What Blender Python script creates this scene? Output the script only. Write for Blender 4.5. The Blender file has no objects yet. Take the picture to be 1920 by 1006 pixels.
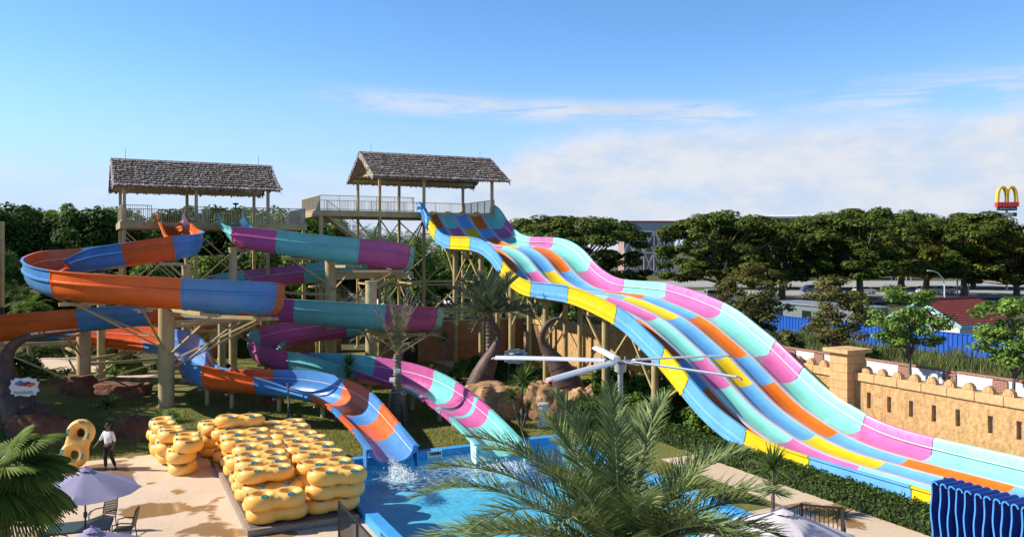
import bpy, bmesh, math, random
import numpy as np
from mathutils import Vector, Matrix, Euler

C = bpy.context.scene.collection
PI = math.pi
R = math.radians
random.seed(7)
ANG = R(26)
CA, SA = math.cos(ANG), math.sin(ANG)
F, EYE, HY = 1550.0, 8.2, 467.0          # focal length in photo pixels, eye height (m), horizon row

def P(px, d, z=0.0):                     # point in photo column px, d metres away, z high
    return Vector(((px - 960) / F * d, d, z))
def G(px, py, z=0.0):                    # point of the level z seen at a photo pixel
    return P(px, F * (EYE - z) / (py - HY), z)
def ZY(py, d):                           # height of photo row py at distance d
    return EYE - (py - HY) / F * d
def UV(u, v, z=0.0):                     # park grid, turned 26 degrees
    return Vector((u * CA - v * SA, u * SA + v * CA, z))
def VPX(px, u):                          # grid v where the line u = const crosses photo column px
    k = (px - 960) / F
    return u * (CA - k * SA) / (SA + k * CA)

# ------------------------------------------------------------------ materials
MATS = {}
def new_mat(name):
    m = bpy.data.materials.new(name); m.use_nodes = True
    nt = m.node_tree
    return m, nt, nt.nodes['Principled BSDF'], nt.nodes, nt.links

def paint(name, col, rough=0.5, var=0.12, scale=4.0, bump=0.0, bscale=20.0, metal=0.0, spec=0.5, coat=0.0,
          col2=None, detail=6.0, island=0.0, trans=0.0, stretch=None):
    if name in MATS: return MATS[name]
    m, nt, b, N, L = new_mat(name)
    tc = N.new('ShaderNodeTexCoord')
    vec = tc.outputs['Object']
    if stretch:
        mp = N.new('ShaderNodeMapping'); mp.inputs['Scale'].default_value = stretch
        L.new(vec, mp.inputs['Vector']); vec = mp.outputs['Vector']
    nz = N.new('ShaderNodeTexNoise'); nz.inputs['Scale'].default_value = scale; nz.inputs['Detail'].default_value = detail
    L.new(vec, nz.inputs['Vector'])
    rp = N.new('ShaderNodeValToRGB')
    c = Vector(col); c2 = Vector(col2) if col2 else c * (1 + var)
    c1 = c if col2 else c * (1 - var)
    rp.color_ramp.elements[0].position = 0.32; rp.color_ramp.elements[1].position = 0.68
    rp.color_ramp.elements[0].color = (*c1, 1); rp.color_ramp.elements[1].color = (*c2, 1)
    L.new(nz.outputs['Fac'], rp.inputs['Fac'])
    out = rp.outputs['Color']
    if island > 0:
        g = N.new('ShaderNodeNewGeometry')
        mr = N.new('ShaderNodeMapRange'); mr.inputs['To Min'].default_value = 1 - island; mr.inputs['To Max'].default_value = 1 + island
        L.new(g.outputs['Random Per Island'], mr.inputs['Value'])
        mx = N.new('ShaderNodeMix'); mx.data_type = 'RGBA'; mx.blend_type = 'MULTIPLY'; mx.inputs[0].default_value = 1
        L.new(out, mx.inputs[6]); L.new(mr.outputs['Result'], mx.inputs[7]); out = mx.outputs[2]
    L.new(out, b.inputs['Base Color'])
    b.inputs['Roughness'].default_value = rough
    b.inputs['Metallic'].default_value = metal
    b.inputs['Specular IOR Level'].default_value = spec
    b.inputs['Coat Weight'].default_value = coat
    if bump > 0:
        n2 = N.new('ShaderNodeTexNoise'); n2.inputs['Scale'].default_value = bscale; n2.inputs['Detail'].default_value = 8
        L.new(tc.outputs['Object'], n2.inputs['Vector'])
        bp = N.new('ShaderNodeBump'); bp.inputs['Strength'].default_value = bump; bp.inputs['Distance'].default_value = 0.05
        L.new(n2.outputs['Fac'], bp.inputs['Height']); L.new(bp.outputs['Normal'], b.inputs['Normal'])
    if trans > 0:                          # thin leaves and cloth let some light through
        tr = N.new('ShaderNodeBsdfTranslucent'); ms = N.new('ShaderNodeMixShader'); ms.inputs[0].default_value = trans
        L.new(out, tr.inputs['Color'])
        o = N['Material Output']
        L.new(b.outputs[0], ms.inputs[1]); L.new(tr.outputs[0], ms.inputs[2]); L.new(ms.outputs[0], o.inputs['Surface'])
    MATS[name] = m
    return m

def leaf(name, c1, c2, rough=0.5, island=0.45, trans=0.22, scale=0.6):
    return paint(name, c1, 0.65, col2=c2, scale=scale, island=island, trans=trans, spec=0.12)

# fibreglass colours
def gel(name, col, rough=0.30):
    m = paint(name, col, rough, var=0.10, scale=0.9, spec=0.5, bump=0.04, bscale=2.5)
    nt = m.node_tree; N, L = nt.nodes, nt.links; b = N['Principled BSDF']           # sun fading, dull scuffs and water stains
    tc = N['Texture Coordinate']; n = N.new('ShaderNodeTexNoise'); n.inputs['Scale'].default_value = 5; n.inputs['Detail'].default_value = 9; n.inputs['Roughness'].default_value = 0.7
    L.new(tc.outputs['Object'], n.inputs['Vector']); r = N.new('ShaderNodeMapRange'); r.inputs['From Min'].default_value = 0.35; r.inputs['From Max'].default_value = 0.7
    r.inputs['To Min'].default_value = rough - 0.08; r.inputs['To Max'].default_value = rough + 0.25; L.new(n.outputs['Fac'], r.inputs[0]); L.new(r.outputs[0], b.inputs['Roughness'])
    src = b.inputs['Base Color'].links[0].from_socket; mx = N.new('ShaderNodeMix'); mx.data_type = 'RGBA'; g = sum(col) / 3
    mx.inputs[7].default_value = (col[0] * .6 + .26, col[1] * .6 + .24, col[2] * .6 + .22, 1)
    r2 = N.new('ShaderNodeMapRange'); r2.inputs['From Min'].default_value = 0.52; r2.inputs['From Max'].default_value = 0.75; r2.inputs['To Max'].default_value = 0.2
    L.new(n.outputs['Fac'], r2.inputs[0]); L.new(r2.outputs[0], mx.inputs[0]); L.new(src, mx.inputs[6]); L.new(mx.outputs[2], b.inputs['Base Color'])
    return m
M_LBLUE = gel('gelcoat_light_blue', (0.14, 0.41, 0.76)); M_YEL = gel('gelcoat_yellow', (0.80, 0.55, 0.012))
M_PINK = gel('gelcoat_pink', (0.64, 0.15, 0.38)); M_MINT = gel('gelcoat_mint', (0.25, 0.69, 0.59))
M_ORG = gel('gelcoat_orange', (0.78, 0.17, 0.012)); M_LILAC = gel('gelcoat_pale_lilac', (0.56, 0.53, 0.60))
M_FBLUE = gel('flume_blue', (0.075, 0.25, 0.56)); M_FORG = gel('flume_orange', (0.74, 0.13, 0.018))
M_FTEAL = gel('flume_teal', (0.17, 0.53, 0.51)); M_FPURP = gel('flume_magenta', (0.52, 0.10, 0.29))
M_SEAM = paint('seam_sealant', (0.75, 0.72, 0.72), 0.5)
M_STEEL = paint('painted_tan_steel', (0.47, 0.35, 0.155), 0.45, var=0.15, scale=2, bump=0.05)
M_STEEL2 = paint('painted_beige_steel', (0.52, 0.40, 0.20), 0.45, var=0.12, scale=2)
M_RAIL = paint('railing_beige', (0.52, 0.44, 0.30), 0.5, var=0.1)
M_DARK = paint('dark_metal', (0.02, 0.02, 0.022), 0.45, var=0.3)
M_WHITE = paint('white_paint', (0.78, 0.78, 0.76), 0.5, var=0.05)
M_GREY = paint('grey_metal', (0.42, 0.43, 0.46), 0.35, var=0.1, metal=0.4)
M_THATCH = paint('palm_thatch', (0.14, 0.11, 0.095), 0.9, col2=(0.38, 0.32, 0.285), scale=4, island=0.55, bump=0.4, bscale=30)
M_WOOD = paint('weathered_timber', (0.20, 0.15, 0.11), 0.8, col2=(0.34, 0.28, 0.22), scale=2, stretch=(1, 12, 12))
M_BARK = paint('bark', (0.10, 0.075, 0.055), 0.95, col2=(0.19, 0.15, 0.12), scale=6, bump=0.6, bscale=12)
M_PALMBARK = paint('palm_bark', (0.13, 0.10, 0.075), 0.95, col2=(0.26, 0.21, 0.16), scale=9, bump=0.8, bscale=14)
M_FORT = paint('ochre_render', (0.42, 0.24, 0.10), 0.95, col2=(0.66, 0.41, 0.18), scale=6, bump=1.0, bscale=7, stretch=(1, 1, 0.6), spec=0.2, detail=9)
def streaks(m, amount):                  # rain streaks and grime running down a wall
    nt = m.node_tree; N, L = nt.nodes, nt.links; b = N['Principled BSDF']; tc = N['Texture Coordinate']
    mp = N.new('ShaderNodeMapping'); mp.inputs['Scale'].default_value = (2.2, 2.2, 0.22); L.new(tc.outputs['Object'], mp.inputs[0])
    n = N.new('ShaderNodeTexNoise'); n.inputs['Scale'].default_value = 2.5; n.inputs['Detail'].default_value = 8; n.inputs['Roughness'].default_value = 0.65; L.new(mp.outputs[0], n.inputs['Vector'])
    r = N.new('ShaderNodeMapRange'); r.inputs['From Min'].default_value = 0.5; r.inputs['From Max'].default_value = 0.72; r.inputs['To Max'].default_value = amount; L.new(n.outputs['Fac'], r.inputs[0])
    src = b.inputs['Base Color'].links[0].from_socket; mx = N.new('ShaderNodeMix'); mx.data_type = 'RGBA'; mx.inputs[7].default_value = (0.16, 0.10, 0.055, 1)
    L.new(r.outputs[0], mx.inputs[0]); L.new(src, mx.inputs[6]); L.new(mx.outputs[2], b.inputs['Base Color'])
def block_mat(name, bw, rh):
    m, nt, b, N, L = new_mat(name)
    tc = N.new('ShaderNodeTexCoord'); sx = N.new('ShaderNodeSeparateXYZ'); ad = N.new('ShaderNodeMath'); cx = N.new('ShaderNodeCombineXYZ'); br = N.new('ShaderNodeTexBrick')
    L.new(tc.outputs['Object'], sx.inputs[0]); L.new(sx.outputs['X'], ad.inputs[0]); L.new(sx.outputs['Y'], ad.inputs[1]); L.new(ad.outputs[0], cx.inputs['X']); L.new(sx.outputs['Z'], cx.inputs['Y']); L.new(cx.outputs[0], br.inputs['Vector'])
    br.inputs['Scale'].default_value = 1; br.inputs['Brick Width'].default_value = bw; br.inputs['Row Height'].default_value = rh; br.inputs['Mortar Size'].default_value = 0.014
    br.inputs['Color1'].default_value = (0.62, 0.38, 0.165, 1); br.inputs['Color2'].default_value = (0.53, 0.31, 0.13, 1); br.inputs['Mortar'].default_value = (0.36, 0.20, 0.08, 1)
    L.new(br.outputs['Color'], b.inputs['Base Color']); b.inputs['Roughness'].default_value = 0.9
    nz = N.new('ShaderNodeTexNoise'); nz.inputs['Scale'].default_value = 9; nz.inputs['Detail'].default_value = 8; L.new(tc.outputs['Object'], nz.inputs['Vector'])
    bp = N.new('ShaderNodeBump'); bp.inputs['Strength'].default_value = 0.6; bp.inputs['Distance'].default_value = 0.05; L.new(nz.outputs['Fac'], bp.inputs['Height']); L.new(bp.outputs[0], b.inputs['Normal'])
    return m
M_BLOCK = block_mat('ochre_stone_blocks', 0.62, 0.36)
M_FORT2 = paint('ochre_stone_trim', (0.54, 0.325, 0.14), 0.9, col2=(0.68, 0.43, 0.20), scale=5, bump=0.5, bscale=14)
streaks(M_FORT, 0.45); streaks(M_FORT2, 0.3)
M_ROCK = paint('red_rock', (0.23, 0.11, 0.045), 0.95, col2=(0.56, 0.34, 0.165), scale=1.6, bump=0.9, bscale=4)
M_TUSK = paint('brown_tusk', (0.085, 0.047, 0.036), 0.55, col2=(0.15, 0.09, 0.07), scale=2.5, bump=0.25, bscale=7, spec=0.25)
M_TUBE = paint('inflated_vinyl', (0.93, 0.47, 0.085), 0.40, scale=2, spec=0.4, col2=(0.95, 0.56, 0.15))
M_TEAL = paint('teal_webbing', (0.02, 0.30, 0.36), 0.5)
M_SKIN = paint('skin', (0.16, 0.08, 0.05), 0.55, var=0.1)
M_BLACK = paint('black_cloth', (0.012, 0.012, 0.014), 0.85, var=0.3, scale=12)
M_SHIRT = paint('white_cloth', (0.74, 0.74, 0.76), 0.85, var=0.06, scale=10)
M_HAIR = paint('black_hair', (0.01, 0.009, 0.008), 0.6)
M_CANVAS = paint('umbrella_canvas', (0.36, 0.335, 0.50), 0.85, var=0.05, scale=3, trans=0.25)
M_CANVAS2 = paint('pale_umbrella_canvas', (0.74, 0.68, 0.73), 0.85, var=0.04, scale=3, trans=0.2)
M_MAT = paint('mat_dark_blue', (0.008, 0.045, 0.26), 0.6, var=0.12, scale=3)
M_MATEDGE = paint('mat_light_blue_edge', (0.05, 0.26, 0.72), 0.6)
M_GLASS = paint('dark_glass', (0.02, 0.025, 0.03), 0.08, spec=0.8)
M_RUBBER = paint('rubber', (0.015, 0.015, 0.015), 0.8)
M_POOL = paint('pool_blue', (0.15, 0.58, 0.80), 0.5, var=0.1, scale=2)
M_COPING = paint('pool_coping_blue', (0.05, 0.33, 0.70), 0.45, var=0.08, scale=3)
L_MID = leaf('leaf_mid', (0.092, 0.174, 0.031), (0.216, 0.324, 0.060))
L_DARK = leaf('leaf_dark', (0.040, 0.082, 0.018), (0.091, 0.146, 0.030))
L_LITE = leaf('leaf_light', (0.130, 0.207, 0.030), (0.238, 0.305, 0.055))
L_RAIN = leaf('leaf_rain_tree', (0.054, 0.091, 0.017), (0.126, 0.155, 0.026), scale=0.25)
L_OLIVE = leaf('leaf_olive', (0.107, 0.119, 0.017), (0.213, 0.183, 0.028), scale=0.25)
L_YOUNG = leaf('leaf_young', (0.079, 0.111, 0.018), (0.188, 0.151, 0.045), scale=0.9)
L_PALM = leaf('leaf_palm', (0.115, 0.175, 0.052), (0.25, 0.30, 0.12), scale=1.5, trans=0.15)
L_PALMG = leaf('leaf_palm_grey', (0.090, 0.126, 0.066), (0.180, 0.204, 0.120), scale=1.5, trans=0.12)
L_DRY = leaf('leaf_dry', (0.170, 0.135, 0.065), (0.300, 0.260, 0.150), scale=1.5)
L_YUC = leaf('leaf_yucca', (0.047, 0.101, 0.022), (0.189, 0.257, 0.061), scale=2)
L_FLOW = leaf('petal_white', (0.550, 0.530, 0.500), (0.700, 0.660, 0.660))
L_TALL = leaf('leaf_tall_grass', (0.090, 0.130, 0.030), (0.210, 0.220, 0.080), scale=0.8)

# ------------------------------------------------------------------ objects
def tag(o, label=None, cat=None, group=None, kind=None):
    if label: o['label'] = label
    if cat: o['category'] = cat
    if group: o['group'] = group
    if kind: o['kind'] = kind
    return o

def thing(name, label, cat, loc=(0, 0, 0), rz=0.0, group=None):
    o = bpy.data.objects.new(name, None); C.objects.link(o)
    o.location = loc; o.rotation_euler = (0, 0, rz); o.empty_display_size = 0.3
    return tag(o, label, cat, group)

def link_mesh(name, me, parent=None, loc=None, rot=None):
    o = bpy.data.objects.new(name, me); C.objects.link(o)
    if parent: o.parent = parent
    if loc is not None: o.location = loc
    if rot is not None: o.rotation_euler = rot
    return o

def dup(root, loc, rz=None, label=None, group=None, scale=None):
    r = root.copy(); C.objects.link(r); r.location = loc
    if rz is not None: r.rotation_euler = (root.rotation_euler.x, root.rotation_euler.y, rz)
    if scale: r.scale = scale if hasattr(scale, '__len__') else (scale,) * 3
    if label: r['label'] = label
    if group: r['group'] = group
    for ch in list(root.children):
        c = ch.copy(); C.objects.link(c); c.parent = r
        for g in list(ch.children):
            d = g.copy(); C.objects.link(d); d.parent = c
    return r

class MB:
    def __init__(s): s.v = []; s.f = []; s.m = []
    def add(s, vs, fs, mi=0):
        k = len(s.v); s.v.extend([tuple(q) for q in vs])
        for f in fs: s.f.append(tuple(i + k for i in f)); s.m.append(mi)
    def box(s, c, size, mi=0, rot=None):
        sx, sy, sz = (q / 2 for q in size); c = Vector(c)
        vs = [Vector((x, y, z)) for x in (-sx, sx) for y in (-sy, sy) for z in (-sz, sz)]
        if rot is not None:
            M = Euler(rot).to_matrix(); vs = [M @ q for q in vs]
        s.add([c + q for q in vs], [(0, 1, 3, 2), (4, 6, 7, 5), (0, 4, 5, 1), (2, 3, 7, 6), (0, 2, 6, 4), (1, 5, 7, 3)], mi)
    def beam(s, a, b, w=0.1, h=None, mi=0, up=(0, 0, 1)):
        a = Vector(a); b = Vector(b); h = h or w; t = (b - a).normalized(); up = Vector(up)
        if abs(t.dot(up)) > 0.98: up = Vector((1, 0, 0))
        r = t.cross(up).normalized() * w / 2; u = r.cross(t).normalized() * h / 2
        vs = [q + i * r + j * u for q in (a, b) for i, j in ((-1, -1), (1, -1), (1, 1), (-1, 1))]
        s.add(vs, [(3, 2, 1, 0), (4, 5, 6, 7), (0, 1, 5, 4), (1, 2, 6, 5), (2, 3, 7, 6), (3, 0, 4, 7)], mi)
    def tube(s, pts, rad, n=8, mi=0, caps=True):
        pts = [Vector(q) for q in pts]; k = len(pts)
        rad = rad if hasattr(rad, '__len__') else [rad] * k
        vs = []; prev = None
        for i, q in enumerate(pts):
            t = (pts[min(i + 1, k - 1)] - pts[max(i - 1, 0)]).normalized()
            if prev is None:
                a = Vector((0, 0, 1)) if abs(t.z) < 0.9 else Vector((1, 0, 0))
                r = t.cross(a).normalized()
            else: r = (prev - t * prev.dot(t)).normalized()
            prev = r; u = t.cross(r)
            for j in range(n):
                an = 2 * PI * j / n; vs.append(q + (r * math.cos(an) + u * math.sin(an)) * rad[i])
        fs = [(i * n + j, i * n + (j + 1) % n, (i + 1) * n + (j + 1) % n, (i + 1) * n + j) for i in range(k - 1) for j in range(n)]
        if caps: fs += [tuple(range(n - 1, -1, -1)), tuple((k - 1) * n + j for j in range(n))]
        s.add(vs, fs, mi)
    def lathe(s, prof, c=(0, 0, 0), n=16, mi=0):
        c = Vector(c); k = len(prof)
        vs = [c + Vector((r * math.cos(2 * PI * j / n), r * math.sin(2 * PI * j / n), z)) for r, z in prof for j in range(n)]
        fs = [(i * n + j, i * n + (j + 1) % n, (i + 1) * n + (j + 1) % n, (i + 1) * n + j) for i in range(k - 1) for j in range(n)]
        s.add(vs, fs, mi)
    def prism(s, poly, z0, z1, mi=0):    # upright prism over an xy polygon
        n = len(poly)
        vs = [(x, y, z0) for x, y in poly] + [(x, y, z1) for x, y in poly]
        s.add(vs, [tuple(range(n - 1, -1, -1)), tuple(range(n, 2 * n))] + [(i, (i + 1) % n, n + (i + 1) % n, n + i) for i in range(n)], mi)
    def extrude(s, poly, d, mi=0):       # a 3-D polygon pushed along the vector d
        n = len(poly); d = Vector(d); a = [Vector(q) for q in poly]
        s.add(a + [q + d for q in a], [tuple(range(n - 1, -1, -1)), tuple(range(n, 2 * n))] + [(i, (i + 1) % n, n + (i + 1) % n, n + i) for i in range(n)], mi)
    def mesh(s, name, mats, smooth=None):
        me = bpy.data.meshes.new(name); me.from_pydata(s.v, [], s.f)
        for m in (mats if isinstance(mats, (list, tuple)) else [mats]): me.materials.append(m)
        if any(s.m): me.polygons.foreach_set('material_index', s.m)
        bm = bmesh.new(); bm.from_mesh(me); bmesh.ops.recalc_face_normals(bm, faces=bm.faces); bm.to_mesh(me); bm.free()
        if smooth is not None:
            me.polygons.foreach_set('use_smooth', [True] * len(me.polygons))
            me.set_sharp_from_angle(angle=R(smooth))
        me.update()
        return me
    def build(s, name, mats, parent=None, smooth=None, loc=None, rot=None):
        return link_mesh(name, s.mesh(name, mats, smooth), parent, loc, rot)

def quads_mesh(name, V, Q, mat, smooth=False, mi=None):
    me = bpy.data.meshes.new(name)
    V = np.asarray(V, dtype=np.float32); Q = np.asarray(Q, dtype=np.int32); n = Q.shape[1]
    me.vertices.add(len(V)); me.vertices.foreach_set('co', V.ravel())
    me.loops.add(Q.size); me.loops.foreach_set('vertex_index', Q.ravel())
    me.polygons.add(len(Q)); me.polygons.foreach_set('loop_start', np.arange(0, Q.size, n, dtype=np.int32))
    for m in (mat if isinstance(mat, (list, tuple)) else [mat]): me.materials.append(m)
    if mi is not None: me.polygons.foreach_set('material_index', np.asarray(mi, dtype=np.int32))
    if smooth: me.polygons.foreach_set('use_smooth', np.ones(len(Q), dtype=bool))
    me.update(calc_edges=True); me.validate()
    return me

def leaf_cloud(rng, pos, nrm, size, aspect=1.6):
    """one leaf-sized quad (kite) per position"""
    n = len(pos)
    nrm = nrm / np.maximum(np.linalg.norm(nrm, axis=1, keepdims=True), 1e-6)
    a = rng.normal(size=(n, 3)); t = a - nrm * np.sum(a * nrm, axis=1, keepdims=True)
    t /= np.maximum(np.linalg.norm(t, axis=1, keepdims=True), 1e-6)
    b = np.cross(nrm, t)
    s = size * rng.uniform(0.6, 1.4, size=(n, 1))
    L = t * s * aspect * 0.5; W = b * s * 0.5
    bend = nrm * s * 0.18
    V = np.stack([pos - L, pos + W + bend, pos + L, pos - W + bend], axis=1).reshape(-1, 3)
    Q = np.arange(4 * n).reshape(n, 4)
    return V, Q

def clump_leaves(rng, centers, radii, per, size, up=0.5, jit=0.35, flat=0.75, shell=0.45):
    """leaves spread through ellipsoid clumps; radii (n,) ; flat squeezes z"""
    P_, N_ = [], []
    for c, r in zip(centers, radii):
        d = rng.normal(size=(per, 3)); d /= np.linalg.norm(d, axis=1, keepdims=True)
        rad = r * (shell + (1 - shell) * rng.random((per, 1)) ** 0.6)
        p = np.asarray(c) + d * rad * np.array([1, 1, flat])
        nn = d + np.array([0, 0, up]) + rng.normal(size=(per, 3)) * jit
        P_.append(p); N_.append(nn)
    return leaf_cloud(rng, np.concatenate(P_), np.concatenate(N_), size)

def evaluated_mesh(o, name):
    dg = bpy.context.evaluated_depsgraph_get()
    me = bpy.data.meshes.new_from_object(o.evaluated_get(dg)); me.name = name
    return me

def text_mesh(txt, size, extrude, mat, name='lettering', parent=None, loc=None, rot=None, bold=0.0):
    cu = bpy.data.curves.new('lettering_curve', 'FONT'); cu.body = txt; cu.size = size; cu.extrude = extrude
    cu.align_x = 'CENTER'; cu.align_y = 'CENTER'; cu.offset = bold
    o = bpy.data.objects.new('lettering_curve', cu); C.objects.link(o)
    me = evaluated_mesh(o, name)
    bpy.data.objects.remove(o)
    me.materials.clear(); me.materials.append(mat)
    return link_mesh(name, me, parent, loc, rot)

def catmull(ctrl, t):
    n = len(ctrl); i = min(int(t), n - 2); f = t - i
    p = [np.asarray(ctrl[min(max(i + k, 0), n - 1)], dtype=float) for k in (-1, 0, 1, 2)]
    if i == 0: p[0] = 2 * p[1] - p[2]
    if i + 2 > n - 1: p[3] = 2 * p[2] - p[1]
    return 0.5 * ((2 * p[1]) + (-p[0] + p[2]) * f + (2 * p[0] - 5 * p[1] + 4 * p[2] - p[3]) * f * f + (-p[0] + 3 * p[1] - 3 * p[2] + p[3]) * f ** 3)
# ------------------------------------------------------------------ camera, sun, sky
cam = bpy.data.cameras.new('camera'); co = bpy.data.objects.new('camera', cam); C.objects.link(co)
co.location = (0, 0, EYE); co.rotation_euler = (R(90), 0, 0)
cam.sensor_width = 36; cam.lens = F / 1920 * 36; cam.shift_y = -(503 - HY) / 1920
cam.clip_start = 0.5; cam.clip_end = 6000
sc = bpy.context.scene; sc.camera = co
sc.view_settings.view_transform = 'Standard'; sc.view_settings.look = 'None'
sc.view_settings.exposure = 0.5; sc.view_settings.gamma = 1.0
sc.render.engine = 'CYCLES'; sc.cycles.max_bounces = 7; sc.cycles.transparent_max_bounces = 12
sc.cycles.diffuse_bounces = 3; sc.cycles.glossy_bounces = 3; sc.cycles.use_denoising = True
SUN_AZ, SUN_EL = Vector((-0.998, 0.05)).normalized(), R(36)
sdir = Vector((SUN_AZ.x * math.cos(SUN_EL), SUN_AZ.y * math.cos(SUN_EL), math.sin(SUN_EL)))
sl = bpy.data.lights.new('sun', 'SUN'); sl.energy = 5.0; sl.angle = R(0.5); sl.color = (1.0, 0.94, 0.84)
so = bpy.data.objects.new('sun', sl); C.objects.link(so); so.location = (-40, -10, 60)
so.rotation_euler = (-sdir).to_track_quat('-Z', 'Y').to_euler()

w = bpy.data.worlds.new('World'); sc.world = w; w.use_nodes = True
nt = w.node_tree; N, L = nt.nodes, nt.links
bg = N['Background']; bg.inputs['Strength'].default_value = 0.15
SKYSAT, SKYVAL = 1.2, 1.1
sky = N.new('ShaderNodeTexSky'); sky.sky_type = 'NISHITA'; sky.sun_disc = False
sky.sun_elevation = SUN_EL; sky.sun_rotation = math.atan2(SUN_AZ.x, SUN_AZ.y)
sky.altitude = 3000; sky.air_density = 1.0; sky.dust_density = 0.1; sky.ozone_density = 1.4
tc = N.new('ShaderNodeTexCoord'); sp = N.new('ShaderNodeSeparateXYZ'); L.new(tc.outputs['Generated'], sp.inputs[0])
def mth(op, a, b=None, c=None, clamp=False):
    n = N.new('ShaderNodeMath'); n.operation = op; n.use_clamp = clamp
    for i, q in enumerate((a, b, c)):
        if q is None: continue
        if isinstance(q, (int, float)): n.inputs[i].default_value = q
        else: L.new(q, n.inputs[i])
    return n.outputs[0]
def sstep(x, lo, hi):
    n = N.new('ShaderNodeMapRange'); n.interpolation_type = 'SMOOTHSTEP'
    n.inputs['From Min'].default_value = lo; n.inputs['From Max'].default_value = hi
    L.new(x, n.inputs['Value']); return n.outputs['Result']
az = mth('ARCTAN2', sp.outputs['X'], sp.outputs['Y'])          # compass bearing, 0 = straight ahead
el = mth('ARCSINE', sp.outputs['Z'])                           # height above the horizon
cv = N.new('ShaderNodeCombineXYZ'); L.new(az, cv.inputs[0]); L.new(el, cv.inputs[1])
def cloud_noise(sx, sy, scale, det, off=0.0, rot=0.0, dist=0.0):
    mp = N.new('ShaderNodeMapping'); mp.inputs['Scale'].default_value = (sx, sy, 1); mp.inputs['Location'].default_value = (off, off * 0.7, off)
    mp.inputs['Rotation'].default_value = (0, 0, rot)
    L.new(cv.outputs[0], mp.inputs['Vector'])
    nz = N.new('ShaderNodeTexNoise'); nz.inputs['Scale'].default_value = scale; nz.inputs['Detail'].default_value = det
    nz.inputs['Roughness'].default_value = 0.6; nz.inputs['Distortion'].default_value = dist
    L.new(mp.outputs[0], nz.inputs['Vector']); return nz.outputs['Fac']
n_big = cloud_noise(1.0, 3.0, 4.5, 8, 3.1)
n_fine = cloud_noise(1.0, 2.2, 14, 9, 1.7)
n_wisp = cloud_noise(1.0, 7.0, 7, 10, 5.3, R(8), 0.6)
# broad bank low on the right, thinning to the left
top = mth('ADD', mth('MULTIPLY_ADD', sstep(az, -0.10, 0.10), 0.052, 0.080), mth('MULTIPLY', mth('SUBTRACT', n_big, 0.5), 0.085))
band = mth('SUBTRACT', 1.0, sstep(mth('SUBTRACT', el, top), -0.018, 0.030))
dens = mth('MULTIPLY', mth('MULTIPLY_ADD', sstep(az, -0.40, 0.05), 0.62, 0.36), mth('MULTIPLY_ADD', sstep(n_fine, 0.25, 0.8), 0.40, 0.78))
bank = mth('MULTIPLY', mth('MULTIPLY', band, dens), mth('SUBTRACT', 1.0, sstep(az, 0.9, 1.3)), clamp=True)
# gaps of bluer air low down on the right
gap = mth('MULTIPLY', mth('MULTIPLY', sstep(n_big, 0.46, 0.62), mth('SUBTRACT', 1.0, sstep(el, 0.045, 0.085))), sstep(az, 0.05, 0.2))
bank = mth('MULTIPLY', bank, mth('SUBTRACT', 1.0, mth('MULTIPLY', gap, 0.75)))
# high thin streaks
slope = mth('SUBTRACT', el, mth('MULTIPLY_ADD', az, -0.045, 0.168))
streak = mth('MULTIPLY', mth('SUBTRACT', 1.0, sstep(mth('ABSOLUTE', slope), 0.0, 0.022)), mth('MULTIPLY', sstep(n_wisp, 0.38, 0.58), mth('MULTIPLY', sstep(az, -0.32, -0.05), mth('SUBTRACT', 1.0, sstep(az, 0.22, 0.34)))))
slope2 = mth('SUBTRACT', el, mth('MULTIPLY_ADD', az, 0.02, 0.152))
wisp2 = mth('MULTIPLY', mth('SUBTRACT', 1.0, sstep(mth('ABSOLUTE', slope2), 0.0, 0.045)), mth('MULTIPLY', sstep(n_wisp, 0.42, 0.64), sstep(az, 0.2, 0.5)))
mask = mth('MAXIMUM', bank, mth('MAXIMUM', mth('MULTIPLY', streak, 1.0), mth('MULTIPLY', wisp2, 0.85)))
mask = mth('MAXIMUM', mask, mth('MULTIPLY', mth('SUBTRACT', 1.0, sstep(el, 0.0, 0.10)), 0.6))      # pale air near the horizon
mask = mth('MULTIPLY', mask, sstep(el, -0.06, -0.03), clamp=True)
ccol = N.new('ShaderNodeMix'); ccol.data_type = 'RGBA'
ccol.inputs[6].default_value = (2.9, 3.35, 4.05, 1); ccol.inputs[7].default_value = (3.75, 3.9, 4.2, 1)
L.new(sstep(n_fine, 0.3, 0.7), ccol.inputs[0])
mx = N.new('ShaderNodeMix'); mx.data_type = 'RGBA'
hs = N.new('ShaderNodeHueSaturation'); hs.inputs['Saturation'].default_value = SKYSAT; hs.inputs['Value'].default_value = SKYVAL; L.new(sky.outputs[0], hs.inputs['Color'])
hz_ = N.new('ShaderNodeMix'); hz_.data_type = 'RGBA'; hz_.inputs[7].default_value = (2.15, 2.8, 4.15, 1)          # pale blue air low in the sky
L.new(mth('MULTIPLY', mth('SUBTRACT', 1.0, sstep(el, -0.02, 0.24)), 0.95), hz_.inputs[0]); L.new(hs.outputs[0], hz_.inputs[6])
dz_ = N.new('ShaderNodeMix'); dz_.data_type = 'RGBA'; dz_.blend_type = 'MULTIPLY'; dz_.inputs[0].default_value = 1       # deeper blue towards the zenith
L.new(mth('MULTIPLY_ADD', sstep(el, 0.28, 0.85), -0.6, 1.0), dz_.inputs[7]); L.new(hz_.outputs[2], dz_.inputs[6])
L.new(mask, mx.inputs[0]); L.new(dz_.outputs[2], mx.inputs[6]); L.new(ccol.outputs[2], mx.inputs[7])
L.new(mx.outputs[2], bg.inputs['Color'])

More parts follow.
